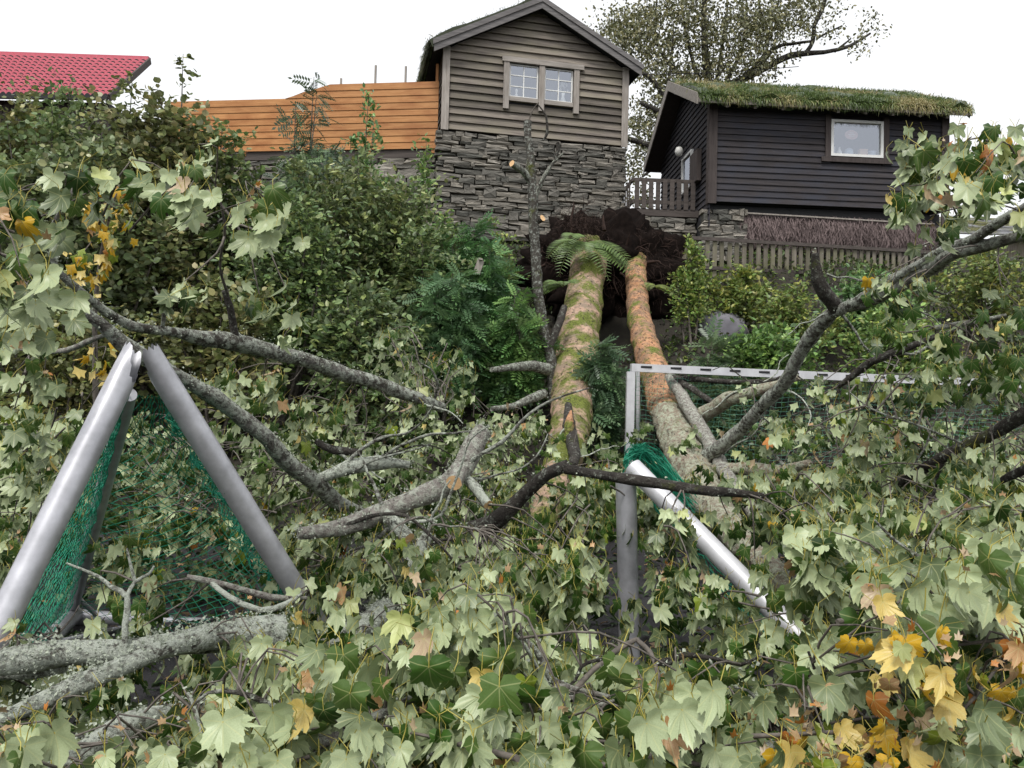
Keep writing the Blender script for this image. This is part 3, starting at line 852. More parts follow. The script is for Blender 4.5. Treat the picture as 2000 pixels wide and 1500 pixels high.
# what carries the dark cabin
m_ = MB(); box(m_, 0.05, DW, 0.22, 0.5, -0.30, -0.03); m_.build('floor_beam', M['black'], dark, local=True)
m_ = MB(); box(m_, -0.06, 0.85, 0.25, 2.2, -1.6, -0.31); box(m_, -1.6, -.12, .9, 2.5, -1.7, -.21); m_.build('stone_core', M['dark'], dark, local=True)
lay_stones(dark, -0.10, 0.85, -1.3, -0.16, 0.14, (0.06, 0.14), (0.18, 0.5), rr, limit=60)
lay_stones(dark, -1.65, -0.12, -1.4, -0.22, 0.80, (0.07, 0.15), (0.2, 0.55), rr, limit=80)
m_ = MB(); box(m_, .86, DW - .1, .70, .95, -2.2, -.31); m_.build('plinth_wall', M['render'], dark, local=True)
for xx in (DW - .15, 2.6):
    m_ = MB(); box(m_, xx - .06, xx + .06, .10, .2, -1.7, -.32); m_.build('post', M['tartrim'], dark, local=True)
mb = MB()           # juniper brush hung under the floor
n = 5200
x0 = rng.uniform(0.78, DW - .22, n); zt = rng.uniform(-.62, -.20, n); L = rng.uniform(.22, .5, n)
p0 = np.c_[x0, rng.uniform(.10, .26, n), zt]
p1 = p0 + np.c_[rng.normal(0, .07, n), rng.uniform(-.10, .03, n), -L * .6]
p2 = p1 + np.c_[rng.normal(0, .09, n), rng.uniform(-.05, .05, n), -L * .4]
wv = np.c_[np.full(n, .006), rng.normal(0, .004, n), np.zeros(n)]
V = np.stack([p0 - wv, p0 + wv, p1 + wv, p1 - wv, p2], 1).reshape(-1, 3); k = np.arange(n)[:, None] * 5
mb.add(V, k + np.array([[0, 1, 2, 3]])); mb.add(V, k + np.array([[3, 2, 4]]))
o = mb.build('brushwood_cladding', M['brush'], dark, local=True); o['kind'] = 'stuff'
m_ = MB(); bar(m_, (.75, .08, -.22), (DW - .2, .08, -.30), .03, .03); m_.build('cladding_batten', M['trim'], dark, local=True)

# ------------------------------------------------------------------ picket fence on the brow of the bank
A, B = P(1330, 462, 16.4), P(1860, 494, 18.6)
pf = thing('picket_fence', 'mossy wooden picket fence below the dark cabin', 'fence', (A.x, A.y, tz(A.x, A.y)))
dv = (B - A); L_ = dv.length; dvn = dv.normalized()
nrm_ = Vector((-dvn.y, dvn.x, 0)) * -1
for (dz, t) in ((-.02, .07), (-.62, .07)):
    m_ = MB(); off = nrm_ * -0.025; bar(m_, A + Vector((0, 0, dz)) - off, B + Vector((0, 0, dz)) - off, .035, t); m_.build('rail', M['rail'], pf)
ns = 40
for k in range(ns):
    q = A + dv * ((k + .5) / ns)
    dz = rr.uniform(-.02, .02)
    m_ = MB()
    a = q + Vector((0, 0, -.80 + dz)) - nrm_ * .012; b = q + Vector((rr.uniform(-.01, .01), 0, -.05 + dz)) - nrm_ * .012
    bar(m_, a, b, .095, .022, up=nrm_)
    m_.build('picket', M['picket'], pf)
for k in (0.02, .39, .62, .80, .98):
    q = A + dv * k
    m_ = MB(); bar(m_, q + Vector((0, .06, -1.1)), q + Vector((0, .06, .05)), .09, .09, up=nrm_); m_.build('post', M['rail'], pf)

# ------------------------------------------------------------------ red-roofed house, mossy shed roof, boulder
E0, E1 = P(-260, 182, 27), P(212, 190, 27)
G0, G1 = P(-260, 100, 31), P(292, 118, 31)
red = thing('red_roofed_house', 'dark boarded house under a bright red tile roof', 'house', (E0.x, E0.y, 7.9))
mb = MB()
nu, nv = 420, 13
e0, e1, g0, g1 = map(np.array, (E0, E1, G0, G1))
U = np.linspace(0, 1, nu)[:, None, None]
rows, rmat = [], []
for k in range(nv):
    for t, lift, mt in ((k / nv, -.03, 1), (k / nv - .002, .05, 0), (k / nv, .12, 0), ((k + 1) / nv, 0.0, 0)):  # black strip under each tile lip paints in the shadow of the overlap
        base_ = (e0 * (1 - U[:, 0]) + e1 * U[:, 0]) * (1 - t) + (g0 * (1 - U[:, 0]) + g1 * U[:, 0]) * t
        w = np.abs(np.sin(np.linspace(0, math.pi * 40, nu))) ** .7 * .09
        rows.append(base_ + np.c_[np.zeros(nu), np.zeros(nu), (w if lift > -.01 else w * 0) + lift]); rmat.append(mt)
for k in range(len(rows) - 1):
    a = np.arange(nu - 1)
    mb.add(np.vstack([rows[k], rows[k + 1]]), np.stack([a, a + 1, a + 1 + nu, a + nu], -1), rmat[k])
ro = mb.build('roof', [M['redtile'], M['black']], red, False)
m_ = MB(); bar(m_, G0 + Vector((0, 0, .06)), G1 + Vector((0, 0, .06)), .22, .12); m_.build('ridge', M['redtile'], ro)
m_ = MB(); bar(m_, E0 + Vector((0, -.05, -.06)), E1 + Vector((0, -.05, -.06)), .12, .12); m_.build('gutter', M['black'], ro)
m_ = MB(); bar(m_, E1 + Vector((.03, 0, -.02)), G1 + Vector((.03, 0, -.02)), .06, .24); m_.build('barge_board', M['rail'], ro)
m_ = MB(); box(m_, E0.x, E1.x - .2, E0.y + .45, G1.y + 3, 7.9, E0.z + .05); m_.build('wall', M['tar'], red)
for k in range(34):
    x = E1.x - .3 - k * .26
    m_ = MB(); box(m_, x - .11, x + .11, E0.y + .41, E0.y + .448, 8.0, E0.z - .02); m_.build('wall_board', M['rail'], red)

shed = thing('slate_roofed_shed', 'low shed with mossy slate roof beyond the dark cabin', 'shed', P(1930, 450, 21))
c0 = P(1930, 440, 20.5)
m_ = MB(); box(m_, c0.x - 1.1, c0.x + 3, c0.y, c0.y + 3, 5.3, c0.z - .35); m_.build('wall', M['picket'], shed)
M['slate'] = bark('mossy_slate', (0.12, 0.12, 0.13), (0.27, 0.27, 0.28), (0.34, 0.34, 0.32), .58, .7, (0.12, 0.12, 0.045), .46, .56, 4.0)
for r_ in range(5):
    for k in range(9):
        x = c0.x - 1.25 + k * .48 + (r_ % 2) * .2; y = c0.y - .3 + r_ * .42; zz = c0.z - .32 + r_ * .19
        m_ = MB(); bar(m_, (x, y, zz + rr.uniform(0, .02)), (x, y + .5, zz + .22), .47, .03); m_.build('slate', M['slate'], shed)

def blob(name, c, r, mat, seed, squash=(1, 1, 1), amp=.25, f=1.4, sub=4, parent=None):
    import bmesh
    bm = bmesh.new(); bmesh.ops.create_icosphere(bm, subdivisions=sub, radius=1)
    for v in bm.verts:
        d = v.co.copy()
        k = 1 + amp * noise.fractal(d * f + Vector((seed, seed * 2, 0)), .8, 2.1, 5)
        v.co = Vector((d.x * squash[0], d.y * squash[1], d.z * squash[2])) * r * k + c
    me = bpy.data.meshes.new(name); bm.to_mesh(me); bm.free(); me.materials.append(mat)
    for p_ in me.polygons: p_.use_smooth = True
    return link(name, me, parent)
q = P(1412, 592, 14.3)
tag(blob('boulder', Vector((q.x, q.y + .1, tz(q.x, q.y) + .12)), .50, M['boulder'], 3, (1, .7, .85), .22), 'bare grey boulder in the bank below the picket fence', 'boulder')
# ------------------------------------------------------------------ leaves: shapes
def outline(half):
    a = [(R(t), r) for t, r in half]
    full = a + [(-t, r) for t, r in reversed(a) if 0.01 < abs(t) < math.pi - .01]
    return np.array([(math.sin(t) * r, math.cos(t) * r) for t, r in full])
OUT0 = outline([(0, 1.0), (7, .82), (11, .85), (15, .74), (19, .72), (25, .60), (31, .68), (35, .80), (39, .80), (46, .95), (53, .82), (57, .84), (63, .72), (68, .70), (76, .56), (85, .60), (94, .66), (97, .64), (105, .72), (116, .60), (124, .58), (140, .46), (160, .33), (180, .10)])
OUT1 = outline([(0, 1.0), (12, .80), (25, .60), (36, .79), (46, .95), (58, .80), (76, .56), (92, .64), (105, .70), (128, .50), (180, .10)])
OUT2 = outline([(0, 1.0), (25, .60), (46, .94), (76, .56), (104, .68), (180, .12)])

def leaf_template(out, lod, seed):
    r = np.random.default_rng(seed)
    n = len(out)
    curl, fold, tw = r.uniform(.2, 1.0), r.uniform(.02, .5), r.normal(0, .25)
    ph = r.uniform(0, 6.28)
    o2 = out * (1 + r.normal(0, .035, out.shape))
    o2[:, 0] *= r.uniform(.60, .92)
    def lift(q):
        x, y = q[:, 0], q[:, 1]
        rad = np.hypot(x, y)
        z = -curl * np.maximum(y, 0) ** 2 - (curl * .9) * x ** 2 + fold * np.abs(x) - fold * .5 * rad + tw * x * y + .05 * rad * np.sin(4 * np.arctan2(x, y) + ph)
        return np.c_[x, y * (1 - .12 * curl), z]
    if lod == 0:
        V2 = np.vstack([[[0, 0]], o2 * .52, o2])
        k = np.arange(n); k2 = (k + 1) % n
        Fs = [np.stack([np.zeros(n, int), 1 + k2, 1 + k], -1), np.stack([1 + k, 1 + k2, 1 + n + k2], -1), np.stack([1 + k, 1 + n + k2, 1 + n + k], -1)]
    else:
        V2 = np.vstack([[[0, 0]], o2])
        k = np.arange(n); k2 = (k + 1) % n
        Fs = [np.stack([np.zeros(n, int), 1 + k2, 1 + k], -1)]
    V = lift(V2); UV = V2.copy()
    Fm = np.vstack(Fs)
    # stalk: arches back from the blade to the twig
    end = np.array([r.normal(0, .35), -r.uniform(.75, 1.25), r.uniform(-.7, .35)])
    pts = np.array([[0, .02, .004], [end[0] * .25, end[1] * .45, end[2] * .15 + .12], end])
    wst = .019
    if lod < 2:
        sv, sf = [], []
        for q in pts:
            sv += [q + (-wst, 0, -wst * .6), q + (wst, 0, -wst * .6), q + (0, 0, wst)]
        for s in (0, 3):
            for c in range(3):
                a, b = s + c, s + (c + 1) % 3
                sf += [(a, b, b + 3), (a, b + 3, a + 3)]
        b0 = len(V)
        V = np.vstack([V, sv]); UV = np.vstack([UV, np.tile([[0, -2.0]], (len(sv), 1))])
        Fm = np.vstack([Fm, np.array(sf) + b0])
    return dict(V=V, F=Fm, UV=UV, end=end)
NT = 7
TPL = [[leaf_template(o, l, 11 + l * 50 + k) for k in range(NT)] for l, o in enumerate((OUT0, OUT1, OUT2))]
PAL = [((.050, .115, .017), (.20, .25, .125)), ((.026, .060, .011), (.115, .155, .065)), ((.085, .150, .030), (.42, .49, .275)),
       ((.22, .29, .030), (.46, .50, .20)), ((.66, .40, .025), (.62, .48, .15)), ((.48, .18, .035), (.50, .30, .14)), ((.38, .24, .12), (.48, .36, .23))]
PW_MAIN = [.36, .20, .405, .02, .003, .005, .007]
PW_PALE = [.16, .05, .735, .03, .005, .008, .012]
PW_MIX = [.46, .28, .22, .02, .007, .007, .006]
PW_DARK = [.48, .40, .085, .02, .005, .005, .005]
PW_YEL = [.04, .0, .04, .26, .58, .05, .03]
PW_AUT = [.30, .10, .44, .07, .03, .03, .03]

class Crown:
    """a fallen tree or limb: its wood and its leaves"""
    def __init__(s, name, label, cat, loc, leafgroup=True):
        s.root = thing(name, label, cat, loc)
        s.rec = []          # tpl, lod, pos, R, scale, palette
        s.samples = []      # points of its wood, for twigs
        s.twigs = MB(); s.lich = MB()
    def wood(s, name, spec, mat, sides=9, jit=.05, cut=None, lich=0, label=None, step=.08, rscale=1.0, relief=0.0):
        pts = np.array([P(a, b, d) for a, b, d, w in spec]); rad = np.array([w * d / F / 2 * rscale for a, b, d, w in spec])
        pts, rad = crom(pts, rad, step)
        wob = np.array([[noise.noise(Vector(p * 3.1)), noise.noise(Vector(p * 3.1 + 9)), noise.noise(Vector(p * 3.1 + 21))] for p in pts])
        pts = pts + wob * np.minimum(rad, .03)[:, None] * .8
        rad = rad * (1 + (.05 if relief else .13) * np.array([noise.noise(Vector(p * 7.0)) for p in pts]))
        mb = MB()
        mats = [M[mat], M['cut']]
        V, Nn = tube(mb, pts, rad, sides, jit, True, 0, 1 if cut else 0)
        if relief:
            h = np.array([noise.fractal(Vector(p * 7.0), .8, 2.1, 6) for p in V])
            r_v = np.repeat(rad, sides)
            mb.V[0] = V + Nn * (h * r_v * relief)[:, None]
            mb.V[1] = mb.V[0][:sides][::-1]; mb.V[2] = mb.V[0][-sides:]; V = mb.V[0]
        o = mb.build(name, mats, s.root, True)
        if label: o['label'] = label
        s.samples.append(pts)
        if lich:
            s.tufts(V, Nn, int(lich * .9))
        return o
    def tufts(s, V, Nn, n):
        k = rng.integers(0, len(V), n)
        keep = Nn[k][:, 2] > rng.uniform(-.9, .6, n)
        k = k[keep]; n = len(k)
        c = V[k] + rng.normal(0, .018, (n, 3)) + Nn[k] * .002
        a = rng.normal(0, 1, (n, 3)); a /= np.linalg.norm(a, axis=1)[:, None]
        b = np.cross(a, Nn[k]); b /= np.linalg.norm(b, axis=1)[:, None] + 1e-6
        sz = rng.uniform(.003, .008, n)[:, None]
        W = np.stack([c - b * sz, c + Nn[k] * sz * .9 + a * sz, c + b * sz, c - a * sz * .8 + Nn[k] * sz * .3], 1).reshape(-1, 3)
        q = np.arange(n)[:, None] * 4
        s.lich.add(W, q + np.array([[0, 1, 2, 3]]))
    def spray(s, tip, n, size, pw=PW_MAIN, under=.66, droop=2.1, spread=.05, twig=True, seeds=.12, out=None):
        tip = np.asarray(tip, float)
        cdir = np.array(CAM) - tip; dist = np.linalg.norm(cdir); cdir /= dist
        lod = 0 if dist < 3.6 else (1 if dist < 6.5 else 2)
        o = np.array(out) if out is not None else np.array([rng.normal(0, .5), -.4, .1])
        for _ in range(n):
            t = np.array([0, 0, -1.0]) * droop + rng.normal(0, .38, 3) + o * .3
            t /= np.linalg.norm(t)
            if rng.random() < under: m = np.array([0, 1.0, .3]) * .8 + rng.normal(0, .75, 3)
            else: m = np.array([0, -.35, 1.0]) * .8 + rng.normal(0, .7, 3)
            nn = m - t * m.dot(t); nn /= np.linalg.norm(nn) + 1e-9
            Rm = np.stack([np.cross(t, nn), t, nn], 1)
            k = int(rng.integers(0, NT)); sc = size * rng.uniform(.62, 1.18)
            base = tip + rng.normal(0, spread, 3)
            s.rec.append((k, lod, base - Rm @ TPL[lod][k]['end'] * sc, Rm, sc, int(rng.choice(7, p=pw))))
        if rng.random() < seeds:
            for _ in range(int(rng.integers(3, 7))):
                Rm = np.array(Matrix.Rotation(rng.uniform(0, 6), 3, 'Z') @ Matrix.Rotation(rng.uniform(0, 3), 3, 'X'))
                s.rec.append((int(rng.integers(0, NT)), 2, tip + rng.normal(0, .035, 3), Rm, rng.uniform(.018, .03), 5 if rng.random() < .2 else 6))
        if twig and s.samples and (rng.random() < .5 or tip[2] > 1.6):
            S = np.vstack(s.samples); dd = np.linalg.norm(S - tip, axis=1)
            k = int(np.argmin(dd + rng.uniform(0, .25, len(S))))
            a = S[k]
            if dd[k] > .55: a = tip + (a - tip) / dd[k] * .35 + rng.normal(0, .06, 3)
            mid = (a + tip) / 2 + rng.normal(0, .04, 3) + np.array([0, 0, .05])
            pts, rad = crom([a, mid, tip], [.0045, .0032, .002], .09)
            tube(s.twigs, pts, rad * (1.0 if dist < 4 else 1.4), 4, .1)
    def finish(s, nmax=300):
        s.twigs.build('twigs', M['twig'], s.root, True)
        if s.root.children and s.twigs.n: s.root.children[-1]['kind'] = 'stuff'
        if s.lich.n:
            o = s.lich.build('lichen_tufts', M['lichen'], s.root); o['kind'] = 'stuff'
        if not s.rec: return
        pos = np.array([r[2] for r in s.rec]); sc = np.array([r[4] for r in s.rec])
        px, py, d = proj(pos)
        inside = (px > -40) & (px < 2040) & (py > -40) & (py < 1540)
        vis = np.array([VISIBLE.get((id(s), q), False) for q in range(len(s.rec))])
        size = np.where(inside & vis & (sc > .04), sc / d, 0)
        order = np.argsort(-size)
        single = set(int(q) for q in order[:nmax] if size[q] > 0)
        mb = MB()
        groups = {}
        for q, r in enumerate(s.rec):
            if q in single:
                me = leaf_mesh(r[0], r[1], r[5])
                o = link('leaf', me, s.root)
                o.matrix_basis = Matrix.LocRotScale(Vector(r[2]), Matrix(r[3].tolist()).to_quaternion(), Vector((r[4],) * 3))
            else:
                groups.setdefault((r[0], r[1]), []).append(r)
        for (k, lod), rs in groups.items():
            T = TPL[lod][k]
            Rm = np.array([r[3] for r in rs]); p = np.array([r[2] for r in rs]); sz = np.array([r[4] for r in rs])
            V = np.einsum('nij,vj->nvi', Rm, T['V']) * sz[:, None, None] + p[:, None, :]
            nv = len(T['V']); nl = len(rs)
            Fq = (T['F'][None] + np.arange(nl)[:, None, None] * nv).reshape(-1, 3)
            br = rng.uniform(.8, 1.2, (nl, 1))
            c = np.repeat(np.array([PAL[r[5]][0] for r in rs]) * br, nv, 0); u = np.repeat(np.array([PAL[r[5]][1] for r in rs]) * br, nv, 0)
            mb.add(V.reshape(-1, 3), Fq, 0, c, u, np.tile(T['UV'], (nl, 1)))
        if mb.n:
            o = mb.build('foliage', M['leaf'], s.root, True, True); o['kind'] = 'stuff'

LEAFM = {}
def leaf_mesh(k, lod, pal):
    if (k, lod, pal) not in LEAFM:
        T = TPL[lod][k]; mb = MB()
        mb.add(T['V'], T['F'], 0, PAL[pal][0], PAL[pal][1], T['UV'])
        LEAFM[(k, lod, pal)] = mb.mesh('leaf', M['leaf'], True, True)
    return LEAFM[(k, lod, pal)]

# ------------------------------------------------------------------ the uprooted twin-trunk maple
tree = Crown('uprooted_maple', 'uprooted twin-trunk maple fallen down the bank from its torn root plate', 'fallen tree', (ROOT.x, ROOT.y, tz(ROOT.x, ROOT.y)))
tree.wood('trunk', [(1152, 490, 15.9, 74), (1146, 545, 14.8, 66), (1135, 620, 13.4, 76), (1125, 700, 12.1, 82), (1118, 780, 10.9, 82), (1112, 850, 9.8, 76), (1085, 940, 8.4, 66), (1045, 1060, 6.8, 48), (1025, 1180, 5.6, 44)], 'mossy_trunk', 40, .012, step=.05, relief=.07, label='thick mossy trunk with pink-brown bark', lich=600)
tree.wood('trunk', [(1240, 500, 16.0, 42), (1243, 560, 14.8, 40), (1250, 630, 13.4, 46), (1272, 710, 12.0, 56), (1292, 780, 10.9, 60), (1303, 815, 10.3, 62)], 'orange_trunk', 36, .012, step=.05, relief=.07, label='slim trunk with peeling orange bark')
tree.wood('trunk', [(1302, 812, 10.32, 63), (1322, 850, 9.8, 70), (1345, 905, 9.0, 78), (1382, 970, 8.0, 72), (1440, 1050, 6.9, 58), (1520, 1130, 5.9, 46), (1600, 1210, 5.0, 42), (1680, 1275, 4.4, 34)], 'shaggy_bark', 36, .03, step=.05, relief=.14, label='shaggy lichen-covered upper length of the slim trunk', lich=2600)
W = tree.wood
W('branch', [(1345, 830, 9.9, 34), (1385, 803, 9.6, 32), (1430, 778, 9.2, 28), (1500, 757, 8.8, 20), (1560, 735, 8.6, 14)], 'shaggy_bark', lich=200)
W('branch', [(1355, 915, 8.9, 44), (1405, 875, 8.5, 40), (1445, 840, 8.2, 36), (1490, 790, 7.8, 34), (1535, 745, 7.4, 36), (1572, 672, 7.0, 38), (1610, 630, 6.7, 38), (1640, 605, 6.5, 36)], 'limb_bark', lich=300, rscale=.72)
W('branch', [(1640, 608, 6.5, 34), (1612, 575, 6.4, 28), (1598, 545, 6.35, 24), (1590, 498, 6.3, 14)], 'dark_bark', lich=120)
W('branch', [(1635, 612, 6.5, 34), (1700, 572, 6.1, 32), (1780, 528, 5.6, 30), (1850, 490, 5.2, 30), (1920, 455, 4.8, 30), (2040, 385, 4.3, 32)], 'limb_bark', lich=900, rscale=.68)
W('branch', [(1660, 600, 6.4, 22), (1740, 570, 5.9, 24), (1820, 525, 5.4, 26), (1880, 490, 5.0, 24), (2040, 448, 4.5, 24)], 'lichen_bark', lich=150)
W('branch', [(1370, 930, 8.7, 34), (1440, 915, 8.3, 28), (1520, 918, 7.9, 24), (1580, 905, 7.6, 14)], 'shaggy_bark', lich=150)
W('branch', [(900, 1040, 5.3, 40), (960, 1020, 5.2, 36), (1020, 975, 5.1, 30), (1070, 925, 5.0, 26), (1110, 905, 4.95, 22)], 'dark_bark', lich=250)
W('branch', [(1105, 912, 4.95, 20), (1200, 930, 4.8, 20), (1300, 950, 4.7, 22), (1400, 957, 4.7, 20), (1490, 968, 4.7, 12)], 'dark_bark', lich=120)
W('branch', [(1760, 940, 5.4, 20), (1850, 890, 5.0, 24), (1930, 850, 4.7, 26), (2050, 785, 4.3, 30)], 'dark_bark', lich=150)
W('branch', [(1640, 755, 6.4, 10), (1690, 720, 6.2, 16), (1740, 695, 6.0, 16), (1800, 670, 5.9, 12), (1880, 640, 5.8, 8)], 'dark_bark')
W('branch', [(1825, 642, 5.4, 12), (1880, 632, 5.3, 12), (1965, 616, 5.2, 7)], 'lichen_bark')
W('branch', [(1560, 1018, 4.8, 20), (1640, 1012, 4.7, 22), (1720, 1010, 4.6, 24), (1800, 1003, 4.6, 16)], 'lichen_bark', lich=350)
W('branch', [(1310, 735, 10.6, 22), (1340, 790, 9.9, 26), (1378, 850, 9.2, 28), (1400, 895, 8.7, 28), (1450, 970, 7.7, 26), (1478, 1012, 7.1, 26), (1520, 1035, 6.8, 20)], 'grey_bark')
W('branch', [(1316, 738, 10.5, 16), (1350, 758, 10.1, 13), (1390, 785, 9.7, 10)], 'dark_bark')
W('branch', [(1320, 738, 10.5, 12), (1430, 745, 9.9, 10), (1530, 740, 9.5, 7)], 'dark_bark')
W('branch', [(1940, 950, 4.8, 8), (1975, 930, 4.7, 16), (2040, 900, 4.5, 22)], 'dark_bark')
W('branch', [(1070, 720, 10.8, 24), (1020, 715, 10.4, 18), (960, 722, 10.0, 10)], 'lichen_bark', lich=80)
W('branch', [(1060, 770, 10.2, 20), (1010, 790, 9.6, 14), (960, 800, 9.2, 10)], 'lichen_bark')
W('branch', [(1108, 790, 10.0, 14), (1112, 830, 9.4, 24), (1120, 870, 8.8, 26), (1118, 910, 8.2, 20)], 'dark_bark')
W('branch', [(1108, 862, 9.0, 14), (1112, 830, 9.1, 20), (1116, 802, 9.2, 4)], 'orange_trunk', label='torn orange splinter of a broken branch')
W('branch', [(1790, 1392, 2.5, 12), (1860, 1384, 2.5, 13), (1940, 1400, 2.45, 10), (2020, 1440, 2.4, 8)], 'lichen_bark')
W('branch', [(1730, 1235, 3.0, 9), (1760, 1170, 2.9, 9), (1790, 1120, 2.8, 9), (1820, 1140, 2.75, 7), (1850, 1180, 2.7, 5)], 'twig')
# root plate with roots
plate = blob('root_plate', Vector((ROOT.x, ROOT.y + .35, ROOT.z)) + Vector((-.10, 0, -.22)), 1.0, M['soil'], 5, (1.42, .5, 1.12), .60, 2.6, 5, tree.root)
for k in range(34):
    a = rr.uniform(0, 6.28)
    s0 = Vector((ROOT.x + math.cos(a) * rr.uniform(.2, 1.3), ROOT.y - .05 + rr.uniform(-.15, .3), ROOT.z + math.sin(a) * rr.uniform(.1, .6)))
    d_ = Vector((math.cos(a) * .8, rr.uniform(-.7, .2), math.sin(a) * .6 + .15))
    ln = rr.uniform(.25, .75)
    pts, rad = crom([s0, s0 + d_ * ln * .5 + Vector((0, 0, rr.uniform(-.1, .15))), s0 + d_ * ln + Vector((rr.uniform(-.2, .2), 0, rr.uniform(-.25, .1)))], [rr.uniform(.02, .045), .018, .006], .08)
    m_ = MB(); tube(m_, pts, rad, 6, .12); m_.build('root', M['root'], tree.root, True)
for (spec, r_) in (([(1118, 470, 15.2), (1116, 430, 15.3), (1121, 398, 15.4)], .05), ([(1180, 450, 15.3), (1178, 420, 15.4)], .04)):
    pts = [P(*q) for q in spec]
    m_ = MB(); p_, q_ = crom(pts, np.linspace(r_, .012, len(pts)), .06); tube(m_, p_, q_, 7, .15); m_.build('root', M['root'], tree.root, True)
mb = MB()                       # hair roots
n = 1800
a = rng.uniform(0, 2 * np.pi, n); q = np.sqrt(rng.uniform(0, 1, n))
cxy = np.c_[ROOT.x + np.cos(a) * q * 1.6, ROOT.y - .10 - .25 * (1 - q) + rng.uniform(0, .3, n), ROOT.z + np.sin(a) * q * .85]
tuft = rng.random(n) < .35
cxy[tuft] = np.array(P(1130, 440, 15.2)) + rng.normal(0, 1, (tuft.sum(), 3)) * (.22, .1, .22)
dr = np.c_[np.cos(a) * .5, rng.uniform(-.8, .1, n), np.sin(a) * .3 - .2] + rng.normal(0, .5, (n, 3))
dr /= np.linalg.norm(dr, axis=1)[:, None]; L = rng.uniform(.08, .28, n)[:, None]
sd_ = np.cross(dr, rng.normal(0, 1, (n, 3))); sd_ /= np.linalg.norm(sd_, axis=1)[:, None]; sd_ *= .004
V = np.stack([cxy - sd_, cxy + sd_, cxy + dr * L * .6 + sd_, cxy + dr * L * .6 - sd_, cxy + dr * L + (0, 0, -.05)], 1).reshape(-1, 3); k = np.arange(n)[:, None] * 5
mb.add(V, k + np.array([[0, 1, 2, 3]])); mb.add(V, k + np.array([[3, 2, 4]]))
o = mb.build('hair_roots', M['root'], tree.root); o['kind'] = 'stuff'

# ------------------------------------------------------------------ broken limbs of the crown
limbA = Crown('broken_limb', 'long lichen-covered limb lying across the buckled grey goal', 'tree limb', (P(300, 700, 4).x, P(300, 700, 4).y, 0))
limbA.wood('branch', [(148, 605, 3.75, 20), (190, 632, 3.8, 28), (240, 668, 3.9, 36), (300, 702, 4.0, 36), (370, 745, 4.2, 32), (440, 790, 4.4, 34), (500, 840, 4.55, 34), (560, 900, 4.75, 36), (620, 950, 5.0, 36), (680, 995, 5.2, 32), (740, 1015, 5.4, 26)], 'limb_bark', 14, .07, rscale=.9, lich=1500)
limbA.wood('branch', [(95, 480, 3.6, 10), (112, 530, 3.65, 13), (150, 565, 3.75, 16), (200, 605, 3.9, 19), (260, 634, 4.05, 20), (330, 648, 4.25, 22), (400, 664, 4.5, 32), (460, 668, 4.7, 38), (540, 690, 4.95, 34), (620, 712, 5.2, 31), (700, 737, 5.5, 31), (780, 766, 5.8, 28), (865, 797, 6.1, 22)], 'limb_bark', 14, .07, rscale=.9, lich=1300)
limbA.wood('branch', [(458, 668, 4.68, 16), (452, 630, 4.65, 15), (448, 600, 4.6, 14), (437, 568, 4.55, 10)], 'dark_bark', lich=60)
limbA.wood('branch', [(316, 645, 4.2, 8), (320, 610, 4.15, 7), (312, 585, 4.1, 6), (298, 560, 4.1, 4)], 'lichen_bark')
limbA.wood('branch', [(75, 690, 4.0, 7), (130, 685, 3.95, 11), (170, 668, 3.9, 11), (205, 655, 3.85, 8)], 'grey_bark')
limbA.wood('branch', [(98, 482, 3.6, 10), (105, 435, 3.55, 9), (128, 395, 3.5, 8), (145, 365, 3.5, 5)], 'grey_bark')
limbA.wood('branch', [(100, 488, 3.6, 9), (55, 475, 3.4, 10), (0, 460, 3.2, 11), (-60, 450, 3.0, 12)], 'grey_bark')
limbA.wood('branch', [(150, 606, 3.75, 8), (90, 560, 3.4, 7), (30, 510, 3.1, 6), (-30, 480, 2.9, 5)], 'grey_bark')
limbA.wood('branch', [(445, 575, 4.55, 6), (430, 520, 4.3, 5), (440, 440, 4.0, 5), (420, 360, 3.9, 4)], 'twig')
limbB = Crown('sawn_limb', 'thick lichen-crusted limb with sawn branch stubs in the middle of the crown', 'tree limb', (P(800, 980, 4.5).x, P(800, 980, 4.5).y, 0))
limbB.wood('branch', [(942, 842, 4.85, 36), (925, 868, 4.8, 42), (902, 915, 4.7, 44), (865, 953, 4.62, 42), (800, 981, 4.5, 40), (740, 1002, 4.42, 40), (670, 1026, 4.3, 34), (578, 1042, 4.2, 24)], 'grey_bark', 14, .05, lich=1700)
limbB.wood('stub', [(898, 918, 4.68, 34), (893, 930, 4.6, 34), (889, 943, 4.5, 32)], 'grey_bark', 12, .03, cut=True, step=.03)
limbB.wood('stub', [(905, 935, 4.68, 20), (930, 955, 4.62, 22), (952, 982, 4.55, 20)], 'log_bark', 10, .06, cut=True, lich=120)
limbB.wood('stub', [(752, 1000, 4.42, 30), (772, 1025, 4.36, 28), (800, 1055, 4.28, 26)], 'log_bark', 10, .06, cut=True, lich=250)
limbB.wood('branch', [(625, 935, 5.0, 20), (680, 912, 5.0, 30), (740, 903, 5.05, 28), (800, 908, 5.1, 14)], 'log_bark', 10, .07, lich=500)
limbB.wood('branch', [(615, 858, 5.4, 12), (650, 880, 5.4, 18), (705, 886, 5.4, 14)], 'dark_bark', lich=60)
limbB.wood('branch', [(800, 1120, 4.2, 26), (822, 1080, 4.3, 30), (838, 1050, 4.4, 26)], 'log_bark', 10, .08, lich=350)
limbC = Crown('forked_log', 'forked log thick with grey-green lichen lying in front of the buckled goal', 'log', (P(250, 1290, 3.1).x, P(250, 1290, 3.1).y, 0))
